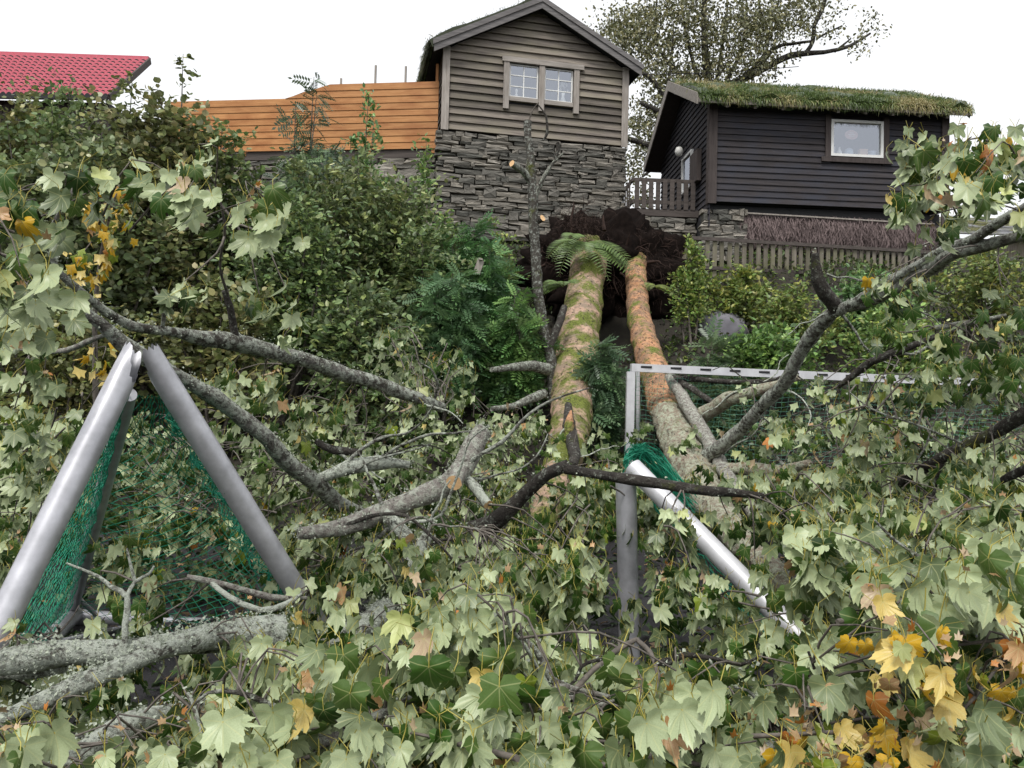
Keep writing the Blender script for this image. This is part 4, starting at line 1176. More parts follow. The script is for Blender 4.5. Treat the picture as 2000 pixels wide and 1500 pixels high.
limbC.wood('log', [(-60, 1296, 2.95, 42), (30, 1286, 3.0, 50), (110, 1282, 3.05, 52), (200, 1278, 3.1, 46), (300, 1262, 3.2, 46), (400, 1248, 3.3, 52), (480, 1240, 3.38, 62), (548, 1240, 3.45, 70)], 'log_bark', 14, .07, lich=3400)
limbC.wood('log', [(-40, 1420, 2.6, 26), (60, 1372, 2.72, 36), (150, 1335, 2.8, 42), (240, 1304, 2.9, 40), (320, 1272, 3.02, 38), (400, 1250, 3.15, 42), (460, 1240, 3.25, 40)], 'log_bark', 12, .07, lich=2400)
limbC.wood('log', [(-40, 1318, 3.1, 20), (60, 1312, 3.1, 24), (130, 1305, 3.1, 22)], 'log_bark', 10, .07, lich=400)
limbC.wood('log', [(100, 1520, 2.25, 52), (160, 1470, 2.32, 58), (215, 1430, 2.4, 54), (300, 1400, 2.55, 40), (400, 1380, 2.8, 30)], 'log_bark', 12, .06, lich=900)
limbC.wood('branch', [(245, 1290, 3.1, 10), (243, 1220, 3.12, 12), (246, 1165, 3.15, 12), (215, 1145, 3.15, 9), (190, 1125, 3.15, 6), (130, 1100, 3.1, 4)], 'log_bark')
limbC.wood('branch', [(245, 1165, 3.15, 9), (262, 1135, 3.2, 8), (290, 1120, 3.2, 6), (300, 1105, 3.2, 4)], 'log_bark')
limbC.wood('branch', [(262, 1136, 3.2, 8), (255, 1105, 3.2, 6), (248, 1070, 3.2, 3)], 'log_bark')
limbC.wood('branch', [(366, 1127, 3.7, 10), (415, 1138, 3.75, 13), (470, 1152, 3.8, 13), (530, 1165, 3.85, 14), (600, 1168, 3.9, 8)], 'grey_bark')
limbC.wood('branch', [(412, 1138, 3.75, 10), (450, 1168, 3.7, 12), (510, 1192, 3.7, 13), (560, 1180, 3.75, 12), (590, 1160, 3.8, 5)], 'log_bark')
limbC.wood('log', [(630, 1262, 3.55, 44), (680, 1240, 3.65, 54), (725, 1215, 3.8, 56), (760, 1190, 4.0, 44)], 'log_bark', 12, .09, lich=1300)
limbD = Crown('leafy_limb', 'leafy limb with pale leaf undersides and thin pale-barked twigs over wet gravel', 'tree limb', (P(900, 1400, 2.4).x, P(900, 1400, 2.4).y, 0))
limbD.wood('branch', [(420, 1520, 2.15, 22), (500, 1490, 2.2, 22), (580, 1470, 2.25, 22), (650, 1447, 2.3, 22), (720, 1410, 2.36, 20), (790, 1375, 2.45, 18), (860, 1330, 2.7, 14)], 'grey_bark', 10, .05, lich=150)
limbD.wood('branch', [(1045, 1430, 2.35, 14), (1062, 1375, 2.42, 17), (1085, 1345, 2.46, 17), (1130, 1350, 2.5, 14), (1190, 1362, 2.55, 10)], 'grey_bark', 9, .05)
limbD.wood('branch', [(1085, 1362, 2.45, 10), (1130, 1365, 2.42, 11), (1165, 1378, 2.4, 9), (1200, 1368, 2.4, 5)], 'grey_bark')
limbD.wood('branch', [(1120, 1352, 2.5, 12), (1160, 1310, 2.55, 11), (1210, 1270, 2.6, 11), (1243, 1250, 2.65, 9)], 'twig')
limbD.wood('branch', [(1243, 1250, 2.65, 10), (1270, 1275, 2.6, 10), (1285, 1320, 2.5, 9), (1282, 1370, 2.45, 6)], 'twig')
limbD.wood('branch', [(690, 1405, 2.4, 9), (700, 1450, 2.3, 11), (730, 1470, 2.25, 9), (790, 1480, 2.2, 5)], 'twig')
limbE = Crown('autumn_limb', 'limb with yellow and orange autumn leaves low beside grey fallen branches', 'tree limb', (P(1600, 1440, 2.5).x, P(1600, 1440, 2.5).y, 0))
limbE.wood('branch', [(1370, 1360, 2.7, 24), (1430, 1390, 2.65, 28), (1500, 1420, 2.6, 28), (1580, 1440, 2.55, 24)], 'dark_bark', 10, .05, lich=250)
limbE.wood('branch', [(1380, 1462, 2.45, 28), (1470, 1462, 2.45, 30), (1560, 1466, 2.45, 30), (1650, 1452, 2.45, 18), (1740, 1440, 2.45, 12)], 'lichen_bark', 10, .06, lich=450)
limbE.wood('branch', [(1620, 1450, 2.4, 9), (1625, 1420, 2.4, 9), (1690, 1400, 2.35, 6), (1780, 1395, 2.3, 4)], 'twig')
limbE.wood('branch', [(1700, 1500, 2.2, 8), (1850, 1420, 2.2, 7), (1950, 1300, 2.25, 6), (2010, 1230, 2.3, 4)], 'twig')
CROWNS = [tree, limbA, limbB, limbC, limbD, limbE]
for c, cnt in ((tree, 44), (limbA, 26), (limbB, 16), (limbC, 8), (limbD, 10), (limbE, 8)):
    S0 = np.vstack(c.samples)
    if c is tree: S0 = S0[(S0[:, 1] < 9.2)]
    for k in range(cnt):
        p = S0[rng.integers(0, len(S0))]
        ang = rng.uniform(0, 2 * math.pi)
        dr = np.array([math.cos(ang), rng.normal(0, .35), math.sin(ang) * .45 + .12]); dr /= np.linalg.norm(dr)
        ln = rng.uniform(.4, 1.1) if c in (tree, limbA, limbB) else rng.uniform(.25, .55); pts = [p]
        for j in range(6):
            dr = dr + rng.normal(0, .30, 3) * (1, .6, 1); dr /= np.linalg.norm(dr)
            q_ = pts[-1] + dr * ln / 6; q_[2] = max(q_[2], .08); pts.append(q_)
        qx, qy, qd = proj(np.array(pts[1:]))
        lim = np.where(qx > 1500, 500, 640)
        if (qy < lim).any() or ((qx < 620) & (qy > 660) & (qy < 1260) & (qd < 5.5)).any() or ((qx > 1190) & (qx < 1560) & (qy > 860) & (qy < 1250) & (qd < 5.2)).any(): continue
        if (qy < p[2] * 0 + 690).any() and (qx < 700).any(): continue
        r0 = rng.uniform(.007, .017)
        p_, r_ = crom(pts, np.linspace(r0, .004, 7), .05)
        r_ = r_ * (1 + .25 * np.array([noise.noise(Vector(v_ * 16.0)) for v_ in p_]))
        m_ = MB(); V_, N_ = tube(m_, p_, r_, 7, .1); m_.build('branch', M[('limb_bark', 'limb_bark', 'dark_bark', 'log_bark')[k % 4]], c.root, True)
        c.tufts(V_, N_, 60); c.samples.append(p_)

# ------------------------------------------------------------------ goals
def steel_tube(parent, name, a, b, r, mat='steel', sides=20, seg=6):
    m_ = MB(); pts = [Vector(a).lerp(Vector(b), t) for t in np.linspace(0, 1, seg)]
    tube(m_, pts, r, sides, 0, True)
    o = m_.build(name, M[mat], parent, True)
    md = o.data
    for p_ in md.polygons:
        if len(p_.vertices) > 4: p_.use_smooth = False
    return o
def net_patch(parent, e0, e1, cell, mat='net', sag=(0, 0, 0), thr=.0018, name='net', wig=.012, diamond=True):
    """net stretched between two edges (lists of points)"""
    e0 = np.array(e0, float); e1 = np.array(e1, float)
    def along(e, t):
        L = np.r_[0, np.cumsum(np.linalg.norm(np.diff(e, axis=0), axis=1))]; L /= L[-1]
        return np.stack([np.interp(t, L, e[:, k]) for k in range(3)], -1)
    l0 = np.linalg.norm(np.diff(e0, axis=0), axis=1).sum(); l1 = np.linalg.norm(np.diff(e1, axis=0), axis=1).sum()
    nu = max(4, int(max(l0, l1) / cell)); nv = max(4, int(np.linalg.norm(e0.mean(0) - e1.mean(0)) / cell * 1.25))
    t = np.linspace(0, 1, nu + 1)
    A_, B_ = along(e0, t), along(e1, t)
    v = np.linspace(0, 1, nv + 1)
    G = A_[:, None] * (1 - v)[None, :, None] + B_[:, None] * v[None, :, None]
    G = G + np.array(sag) * (np.sin(np.pi * v) [None, :, None] * np.sin(np.pi * np.clip(t, .08, .92))[:, None, None])
    G += rng.normal(0, wig * .5, G.shape) + wig * np.sin(np.arange(nu + 1) * .9)[:, None, None]
    mb = MB()
    def seg(p, q):
        d = q - p; L = np.linalg.norm(d, axis=1)[:, None] + 1e-9; d = d / L
        s = np.cross(d, np.array([.3, .8, .5])); s /= np.linalg.norm(s, axis=1)[:, None] + 1e-9
        w = np.cross(d, s); n = len(p)
        o = [s * thr, (-.5 * s + .87 * w) * thr, (-.5 * s - .87 * w) * thr]
        V = np.stack([p + o[0], p + o[1], p + o[2], q + o[0], q + o[1], q + o[2]], 1).reshape(-1, 3)
        k = np.arange(n)[:, None] * 6
        for f in ((0, 1, 4, 3), (1, 2, 5, 4), (2, 0, 3, 5)):
            mb.add(V if f == (0, 1, 4, 3) else V, k + np.array([f]))
    if diamond:
        i, j = np.meshgrid(np.arange(nu), np.arange(nv), indexing='ij')
        ev = ((i + j) % 2 == 0)
        a = np.where(ev[..., None], G[:-1, :-1], G[1:, :-1]); b = np.where(ev[..., None], G[1:, 1:], G[:-1, 1:])
        seg(a.reshape(-1, 3), b.reshape(-1, 3))
    else:
        seg(G[:-1].reshape(-1, 3), G[1:].reshape(-1, 3)); seg(G[:, :-1].reshape(-1, 3), G[:, 1:].reshape(-1, 3))
    return mb.build(name, M[mat], parent)

def to_ground(a, b, z=0.03):
    """run on from a through b down to the ground"""
    a, b = Vector(a), Vector(b)
    t = (z - a.z) / (b.z - a.z)
    return a.lerp(b, t)
apex = P(275, 700, 3.75)
goalA = thing('buckled_goal', 'grey aluminium football goal buckled into a peak with torn tube ends', 'football goal', (apex.x, apex.y, 0))
RA = .059
la, lb = P(262, 712, 3.72), P(0, 1232, 3.15)
ra, rb = P(288, 712, 3.78), P(578, 1160, 4.25)
lfoot, rfoot = to_ground(la, lb), to_ground(ra, rb)
def torn_tube(name, top, foot, inner):
    """thick tube whose upper end is torn open in a slanting ragged lip"""
    m_ = MB(); sides = 28
    d = (foot - top).normalized()
    u = d.cross(Vector((0, 1, 0))).normalized(); w = d.cross(u)
    rings = []
    for k, t in enumerate((0, .02, .05, .12, .3, .6, .8, 1.0)):
        ring = []
        for q in range(sides):
            a_ = 2 * math.pi * q / sides
            off = u * math.cos(a_) + w * math.sin(a_)
            cut = 0.0
            if k == 0:
                cut = max(0, off.dot(inner)) * .17 + .012 * math.sin(q * 2.7) + .006 * math.sin(q * 7.1)
            elif k == 1: cut = max(0, off.dot(inner)) * .16
            elif k == 2: cut = max(0, off.dot(inner)) * .10
            pin = 1 - (.16 if k < 2 else (.06 if k == 2 else 0)) * abs(off.dot(Vector((0, 1, 0))))
            ring.append(top + (foot - top) * t + d * cut + off * RA * pin)
        rings.append(ring)
    V = [p for r_ in rings for p in r_]
    n = sides
    Fq = [(k * n + q, k * n + (q + 1) % n, (k + 1) * n + (q + 1) % n, (k + 1) * n + q) for k in range(len(rings) - 1) for q in range(n)]
    m_.add(V, Fq)
    o = m_.build(name, M['steel'], goalA, True)
    return o
torn_tube('post', P(268, 680, 3.71), lfoot, (P(288, 712, 3.8) - P(268, 712, 3.8)).normalized())
torn_tube('crossbar', P(285, 682, 3.77), rfoot, (P(268, 712, 3.8) - P(288, 712, 3.8)).normalized())
rtop, rbot = P(250, 770, 3.92), P(140, 1196, 5.7)
steel_tube(goalA, 'rear_stay', rtop, rbot, .042)
g0_, g1_ = P(138, 1204, 5.75), P(404, 1222, 6.0)
gb = steel_tube(goalA, 'ground_bar', g0_, g1_ + (g1_ - g0_) * .4, .055)
steel_tube(goalA, 'ground_bar', P(146, 1200, 5.7), P(82, 1262, 4.9), .055)
steel_tube(goalA, 'brace', P(112, 1254, 5.1), P(240, 1226, 5.7), .018, sides=8)
steel_tube(goalA, 'brace', P(150, 1165, 5.6), P(186, 1200, 5.75), .016, sides=8)
net_patch(goalA, [la.lerp(lfoot, .05), lfoot], [rtop, rbot], .034, sag=(.02, .05, 0), thr=.0017, wig=.005)
back = P(500, 1190, 5.6)
net_patch(goalA, [rtop, rbot], [ra.lerp(rfoot, .03), ra.lerp(rfoot, .97)], .05, sag=(.05, .75, -.15), thr=.0022, wig=.008)
net_patch(goalA, [ra.lerp(rfoot, .05), ra.lerp(rfoot, .9)], [P(330, 800, 4.2), P(390, 900, 4.5), P(470, 1050, 4.9), P(540, 1160, 5.2)], .035, thr=.0022, name='net', wig=.03)

gB = P(1226, 930, 5.1)
goalB = thing('crushed_goal', 'pale aluminium goal corner crushed under a branch with bunched green net', 'football goal', (gB.x, gB.y, 0))
steel_tube(goalB, 'post', P(1222, 925, 5.12), to_ground(P(1222, 925, 5.12), P(1229, 1250, 5.12)), .066, 'steel')
c0_, c1_ = P(1236, 912, 5.08), P(1545, 1228, 4.35)
steel_tube(goalB, 'crossbar', c0_, to_ground(c0_, c1_), .060, 'alu_white')
net_patch(goalB, [c0_, to_ground(c0_, c1_)], [P(1262, 965, 5.7), P(1400, 1130, 5.6), P(1540, 1250, 5.3)], .045, thr=.0018, sag=(0, .1, -.1))
mb = MB()
for k in range(80):
    s_ = P(1228 + rr.uniform(-12, 20), 905 + rr.uniform(-25, 20), 5.15 + rr.uniform(-.08, .12))
    q1 = P(1240 + rr.uniform(-12, 25), 872 + rr.uniform(-8, 20), 5.15 + rr.uniform(-.06, .1))
    q2 = P(1275 + rr.uniform(-10, 25), 905 + rr.uniform(-15, 25), 5.2 + rr.uniform(-.08, .15))
    q3 = P(1335 + rr.uniform(-25, 30), 975 + rr.uniform(-20, 30), 5.2 + rr.uniform(-.1, .25))
    p_, r_ = crom([s_, q1, q2, q3], [.0028] * 4, .06)
    tube(mb, p_, r_, 3, 0, False)
o = mb.build('bunched_net', M['net'], goalB)
o['kind'] = 'stuff'

k0, k1 = P(1232, 718, 10.2), P(2015, 752, 10.6)
goalC = thing('standing_goal', 'white standing goal with green net at the foot of the bank', 'football goal', (k0.x, k0.y, 0))
m_ = MB(); bar(m_, k0, k1, .10, .10); m_.build('crossbar', M['alu_white'], goalC)
for k in range(14):
    q = k0.lerp(k1, (k + .5) / 14)
    m_ = MB(); bar(m_, q + Vector((-.07, -.053, .012)), q + Vector((.07, -.053, .012)), .006, .028); m_.build('net_clip', M['black'], goalC)
m_ = MB(); bar(m_, k0 + Vector((0, 0, -.052)), (k0.x, k0.y, 0), .10, .10, up=(0, 1, 0)); m_.build('post', M['alu_white'], goalC)
m_ = MB(); bar(m_, k1 + Vector((0, 0, -.052)), (k1.x, k1.y, 0), .10, .10, up=(0, 1, 0)); m_.build('post', M['alu_white'], goalC)
st0 = k0 + Vector((.16, .45, -.02)); st1 = Vector((k0.x + .22, k0.y + .5, 0.02))
steel_tube(goalC, 'net_pole', st0, st1, .03, 'alu_white', 10)
bk0, bk1 = Vector((k0.x + .02, k0.y + .62, .05)), Vector((k1.x, k1.y + .62, .05))
net_patch(goalC, [k0, k1], [bk0, bk1], .075, 'net_pale', (0, .12, 0), .0022, diamond=False)
net_patch(goalC, [k0 + Vector((0, 0, 0)), (k0.x, k0.y, 0.0)], [k0 + Vector((.05, .5, -.02)), bk0], .06, 'net', (0, 0, 0), .003, diamond=False)

# ------------------------------------------------------------------ leaves of the fallen crown: keep the wood and the goals in view
GW, GH = 500, 375
keep = np.full((GH, GW), 0.0)       # depth in front of which leaves are thinned out
def guard(pts, wpx, extra=0):
    if len(pts) == 0: return
    px, py, d = proj(pts)
    for a, b, c in zip(px, py, d):
        r_ = int(max(2, (wpx / 2 + extra) / 4))
        x, y = int(a / 4), int(b / 4)
        x0, x1, y0, y1 = max(0, x - r_), min(GW, x + r_ + 1), max(0, y - r_), min(GH, y + r_ + 1)
        if x0 < x1 and y0 < y1: keep[y0:y1, x0:x1] = np.maximum(keep[y0:y1, x0:x1], c)
for c in CROWNS:
    for S in c.samples: guard(S[proj(S)[1] < 1000] if c is tree else S, 30, 40 if c is limbC else 12)
def guard_line(a, b, w): guard([Vector(a).lerp(Vector(b), t) for t in np.linspace(0, 1, 60)], w, 22)
guard_line(la, P(20, 1190, 3.2), 50); guard_line(ra, P(575, 1150, 4.25), 50); guard_line(rtop, rbot, 30); guard_line(g0_, g1_, 30)
guard_line(P(1222, 925, 5.1), P(1228, 1240, 5.1), 60); guard_line(c0_, P(1530, 1210, 4.4), 60)
guard_line(P(1240, 718, 10.2), P(1540, 732, 10.4), 10); guard_line(P(1240, 720, 10), P(1245, 850, 10), 30)
def guard_poly(poly, depth):
    poly = np.array(poly, float) / 4
    yy, xx = np.mgrid[0:GH, 0:GW]
    ins = np.zeros((GH, GW), bool); j = len(poly) - 1
    for i in range(len(poly)):
        c = ((poly[i, 1] > yy) != (poly[j, 1] > yy)) & (xx < (poly[j, 0] - poly[i, 0]) * (yy - poly[i, 1]) / (poly[j, 1] - poly[i, 1] + 1e-9) + poly[i, 0])
        ins ^= c; j = i
    keep[ins] = np.maximum(keep[ins], depth)
guard_poly([(265, 720), (560, 1150), (410, 1235), (90, 1250), (40, 1180)], 5.4)
guard_poly([(150, 1400), (200, 1320), (330, 1285), (345, 1330), (250, 1395)], 4.5)
guard_poly([(1090, 500), (1180, 500), (1165, 820), (1090, 820)], 12)
guard_poly([(1215, 500), (1270, 500), (1370, 930), (1280, 930)], 10)
guard_poly([(1310, 735), (1530, 735), (1440, 830), (1380, 880)], 10)
guard_poly([(1225, 870), (1300, 870), (1340, 980), (1225, 960)], 5.2)

def allowed(tip, p=.12):
    px, py, d = proj([tip])
    x, y = int(px[0] / 4), int((py[0] + .09 * F / d[0] * .8) / 4)
    if 0 <= x < GW and 0 <= y < GH and keep[y, x] > d[0] - .05:
        return rng.random() < p
    return True

def nearest_crown(tip):
    best, bd = tree, 1e9
    for c in CROWNS:
        d = min(np.min(np.linalg.norm(S - tip, axis=1)) for S in c.samples)
        if d < bd: best, bd = c, d
    return best

def heap(x, y):
    """how high the heaped crown stands above the pitch"""
    h = np.interp(y, [1.2, 2.0, 3.0, 4.0, 6.0, 8.0, 9.6], [.66, .72, .84, .98, 1.08, 1.28, 1.5])
    h += .26 * noise.noise(Vector((x * 1.1, y * 1.1, 3))) + .16 * noise.noise(Vector((x * 2.7, y * 2.7, 8)))
    h += max(0, min(1, (x - .9) / 2.2)) * np.interp(y, [1.5, 3, 5, 8], [.22, .34, .32, .1])
    if x < -.6: h -= .25 * min(1, (-.6 - x) / .6) * (1 if 2.6 < y < 6 else .4)
    return h

def scatter(n, y0, y1, x0=-60, x1=2060, back=(0, .35), size=.085, nl=(5, 9), pw=PW_MAIN, under=.66, gaps=True):
    for _ in range(n):
        px, py = rng.uniform(x0, x1), rng.uniform(y0, y1)
        dv_ = np.array(P(px, py, 1.0) - CAM)
        for D in np.arange(1.55, 10.5, .08):
            q = np.array(CAM) + dv_ * D
            if q[2] <= heap(q[0], q[1]): break
        else: continue
        D += rng.uniform(*back)
        tip = np.array(CAM) + dv_ * D
        if tip[2] < .04: continue
        if gaps and noise.noise(Vector((tip[0] * 1.9, tip[1] * 1.5, 14))) < rng.uniform(-.25, .22): continue
        if not allowed(tip): continue
        c = nearest_crown(tip)
        c.spray(tip, int(rng.integers(*nl)), size, pw, under)
scatter(700, 810, 960, size=.078, nl=(8, 14), back=(0, .6), under=.55)
scatter(740, 940, 1200, size=.078, nl=(8, 13), under=.6)
scatter(400, 1180, 1540, size=.076, nl=(7, 12))
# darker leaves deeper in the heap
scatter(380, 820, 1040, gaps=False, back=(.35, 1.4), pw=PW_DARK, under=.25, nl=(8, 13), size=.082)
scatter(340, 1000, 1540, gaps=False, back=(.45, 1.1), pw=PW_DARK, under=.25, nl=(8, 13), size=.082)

def cluster(c, px, py, d, rx, ry, n, pw=PW_MAIN, size=.077, under=.66, dz=.2, nl=(6, 11), p=.12, seeds=.12):
    if under >= .8 and pw is PW_MAIN: pw = PW_PALE
    for _ in range(n):
        a, b = rng.normal(0, .5, 2)
        tip = np.array(P(px + a * rx, py + b * ry, d + rng.normal(0, dz)))
        if tip[2] < .05 or not allowed(tip, p): continue
        c.spray(tip, int(rng.integers(*nl)), size, pw, under, seeds=seeds)
# upper left, held up over the bank
cluster(limbA, 40, 370, 2.5, 60, 40, 3); cluster(limbA, 30, 500, 2.4, 60, 40, 3, under=.8); cluster(limbA, 70, 555, 2.6, 60, 30, 3, under=.85)
cluster(limbA, 30, 660, 3.2, 50, 40, 3, PW_AUT); cluster(limbA, 20, 780, 4.2, 70, 70, 6); cluster(limbA, 170, 325, 3.1, 50, 10, 2, under=.4)
cluster(limbA, 350, 345, 3.1, 30, 15, 2, under=.8); cluster(limbA, 390, 380, 3.2, 40, 20, 3, under=.85); cluster(limbA, 500, 400, 3.2, 50, 15, 3, PW_AUT, under=.9)
cluster(limbA, 420, 285, 3.6, 20, 10, 1, under=.8); cluster(limbA, 360, 550, 3.9, 30, 10, 1); cluster(limbA, 520, 560, 4.1, 60, 20, 3)
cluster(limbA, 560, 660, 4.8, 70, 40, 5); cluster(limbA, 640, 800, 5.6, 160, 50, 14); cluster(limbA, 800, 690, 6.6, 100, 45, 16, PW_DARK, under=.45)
cluster(limbA, 480, 740, 5.2, 110, 40, 7); cluster(limbA, 60, 900, 4.8, 100, 90, 14); cluster(limbA, 150, 820, 5.2, 90, 60, 8)
cluster(limbA, 850, 745, 6.4, 100, 50, 14); cluster(limbA, 620, 880, 5.8, 120, 60, 12)
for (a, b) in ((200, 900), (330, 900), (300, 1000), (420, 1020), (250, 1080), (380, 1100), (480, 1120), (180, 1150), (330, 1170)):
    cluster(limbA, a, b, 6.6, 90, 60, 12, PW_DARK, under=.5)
# middle
cluster(tree, 1000, 790, 8.0, 110, 50, 22, PW_AUT); cluster(tree, 980, 880, 7.0, 110, 60, 20); cluster(tree, 1090, 770, 8.4, 40, 60, 9, PW_AUT)
cluster(tree, 1150, 910, 5.6, 90, 50, 8); cluster(limbB, 760, 1120, 4.4, 160, 50, 16, PW_DARK); cluster(limbC, 610, 1190, 3.8, 60, 30, 5, PW_MIX, p=1); cluster(limbB, 850, 1080, 4.5, 120, 50, 10)
cluster(limbB, 950, 1120, 4.2, 140, 60, 12); cluster(tree, 1140, 1080, 4.2, 120, 70, 12)
# right, up against the sky and over the bank
cluster(tree, 1900, 310, 3.7, 110, 50, 14, PW_AUT); cluster(tree, 1840, 290, 3.9, 60, 40, 6); cluster(tree, 1960, 400, 3.5, 70, 50, 9); cluster(tree, 1780, 370, 4.0, 45, 30, 4, PW_AUT)
cluster(tree, 1900, 430, 4.4, 90, 40, 12); cluster(tree, 1830, 560, 4.8, 130, 40, 11, PW_MIX, under=.25); cluster(tree, 1930, 600, 4.3, 110, 60, 12, PW_MIX, under=.25)
cluster(tree, 1760, 640, 5.6, 150, 50, 14, PW_MIX, under=.25); cluster(tree, 1640, 740, 6.0, 130, 50, 18, PW_AUT); cluster(tree, 1850, 720, 5.0, 160, 60, 19, PW_MIX, under=.25)
cluster(tree, 1960, 720, 4.4, 80, 60, 9, PW_MIX, under=.25); cluster(tree, 1560, 800, 6.4, 110, 50, 16); cluster(tree, 1700, 830, 5.4, 160, 60, 24, PW_AUT)
cluster(tree, 1880, 900, 4.4, 140, 60, 12); cluster(tree, 1600, 930, 5.2, 160, 60, 22); cluster(tree, 1480, 730, 8.0, 60, 30, 7)
cluster(tree, 1880, 980, 3.4, 120, 40, 9); cluster(tree, 1700, 1000, 3.8, 160, 50, 14)
# big pale leaves close by
cluster(tree, 1780, 1110, 2.5, 110, 50, 15, size=.086, under=.85); cluster(tree, 1900, 1080, 2.4, 80, 50, 12, size=.086, under=.85); cluster(tree, 1600, 1090, 3.0, 100, 60, 13, under=.8)
cluster(tree, 1680, 1270, 2.9, 120, 60, 15, under=.7); cluster(tree, 1500, 1190, 3.2, 110, 60, 13, under=.7)
cluster(limbD, 950, 1200, 2.6, 90, 40, 13, size=.082, under=.85); cluster(limbD, 1010, 1280, 2.4, 120, 50, 16, size=.082, under=.85); cluster(limbD, 850, 1270, 2.5, 80, 40, 10, under=.85)
cluster(limbD, 900, 1400, 2.15, 160, 40, 18, size=.082, under=.8); cluster(limbD, 1300, 1350, 2.2, 70, 60, 12, size=.082, under=.85); cluster(limbD, 1100, 1430, 2.1, 140, 40, 12, under=.8)
cluster(limbD, 520, 1310, 2.6, 80, 40, 10, under=.8); cluster(limbD, 440, 1420, 2.3, 130, 40, 13, under=.85)
cluster(limbC, 60, 1400, 2.1, 90, 40, 12, size=.082, under=.85, seeds=.8); cluster(limbC, 330, 1430, 2.2, 100, 30, 9, under=.85, seeds=.8); cluster(limbC, 60, 1200, 2.9, 50, 30, 6, PW_AUT)
cluster(limbC, 640, 1290, 3.4, 60, 60, 9, PW_DARK)
# autumn leaves in the near right corner
for (a, b, n_) in ((1740, 1220, 2), (1820, 1270, 3), (1940, 1290, 4), (1990, 1230, 2), (1680, 1420, 4), (1760, 1430, 3), (1890, 1430, 3), (1580, 1400, 3), (1600, 1480, 3)):
    cluster(limbE, a, b, 1.95, 30, 20, 3, PW_YEL, .060, .4, .05, (n_, n_ + 2), 1.0, .5)
cluster(limbE, 1880, 1400, 2.1, 130, 60, 9, PW_AUT, .07); cluster(limbE, 1480, 1420, 2.4, 120, 60, 8, PW_AUT)

# dead twigs tangled through the heap
for k in range(34):
    px, py = rng.uniform(-40, 2040), rng.uniform(900, 1500)
    dv_ = np.array(P(px, py, 1.0) - CAM)
    for D in np.arange(2.1, 9, .1):
        q = np.array(CAM) + dv_ * D
        if q[2] <= heap(q[0], q[1]) + .02: break
    if not allowed(q, 0): continue
    c = nearest_crown(q)
    ang = rng.uniform(-.6, .6) + (math.pi if rng.random() < .5 else 0); ln = rng.uniform(.35, .9)
    dr = np.array([math.cos(ang), rng.normal(0, .35), math.sin(ang) * .6])
    pts = [q + dr * ln * t + rng.normal(0, .035, 3) for t in np.linspace(-.5, .5, 5)]
    p_, r_ = crom(pts, np.linspace(rng.uniform(.004, .009), .0025, 5), .07)
    tube(c.twigs, p_, r_, 5, .12)
    for j in range(2):
        o_ = p_[rng.integers(2, len(p_) - 1)]; e_ = o_ + dr * ln * .3 + rng.normal(0, .09, 3)
        p2, r2 = crom([o_, (o_ + e_) / 2 + rng.normal(0, .03, 3), e_], [.005, .004, .002], .07); tube(c.twigs, p2, r2, 4, .1)

# which leaves are in front: the nearest leaf of each small cell of the view
cell = {}
for c in CROWNS:
    pos = np.array([r[2] for r in c.rec]); px, py, d = proj(pos)
    for q in range(len(pos)):
        key = (int(px[q] // 14), int(py[q] // 14))
        if key not in cell or d[q] < cell[key][0]: cell[key] = (d[q], id(c), q)
VISIBLE = {(b, q): True for (d_, b, q) in cell.values()}
for c in CROWNS: c.finish()

# ------------------------------------------------------------------ shrubs on the bank
OVATE = (np.array([(0, 0, 0), (.26, .3, .05), (.24, .65, .05), (0, 1, -.06), (-.24, .65, .05), (-.26, .3, .05)]), np.array([(0, 1, 2), (0, 2, 3), (0, 3, 4), (0, 4, 5)]))
ROUND = (np.array([(0, 0, 0), (.40, .25, .06), (.42, .62, .04), (0, .98, -.04), (-.42, .62, .04), (-.40, .25, .06)]), np.array([(0, 1, 2), (0, 2, 3), (0, 3, 4), (0, 4, 5)]))
def frond(n=6, lw=.12, ll=.34, taper=True):
    V, Fq = [], []
    for k in range(n + 1):
        y = .12 + .82 * k / n
        L = ll * (1 - .45 * abs(k / n - .45)) if taper else ll
        for s in ((-1, 1) if k < n else (0,)):
            b = len(V); dr = np.array([s * .86, .5 if s else 1.0, -.14]); dr = dr / np.linalg.norm(dr)
            o = np.array([0, y, -.25 * y * y]); sd_ = np.array([.5 if s else 1, -.86 * s, 0.0]); sd_ /= np.linalg.norm(sd_)
            V += [o, o + dr * L * .5 + sd_ * lw * .5, o + dr * L, o + dr * L * .5 - sd_ * lw * .5]
            Fq += [(b, b + 1, b + 2), (b, b + 2, b + 3)]
    b = len(V); V += [(-.012, -.1, 0), (.012, -.1, 0), (0, .95, -.23)]; Fq += [(b, b + 1, b + 2)]
    return np.array(V, float), np.array(Fq)
FROND = frond()
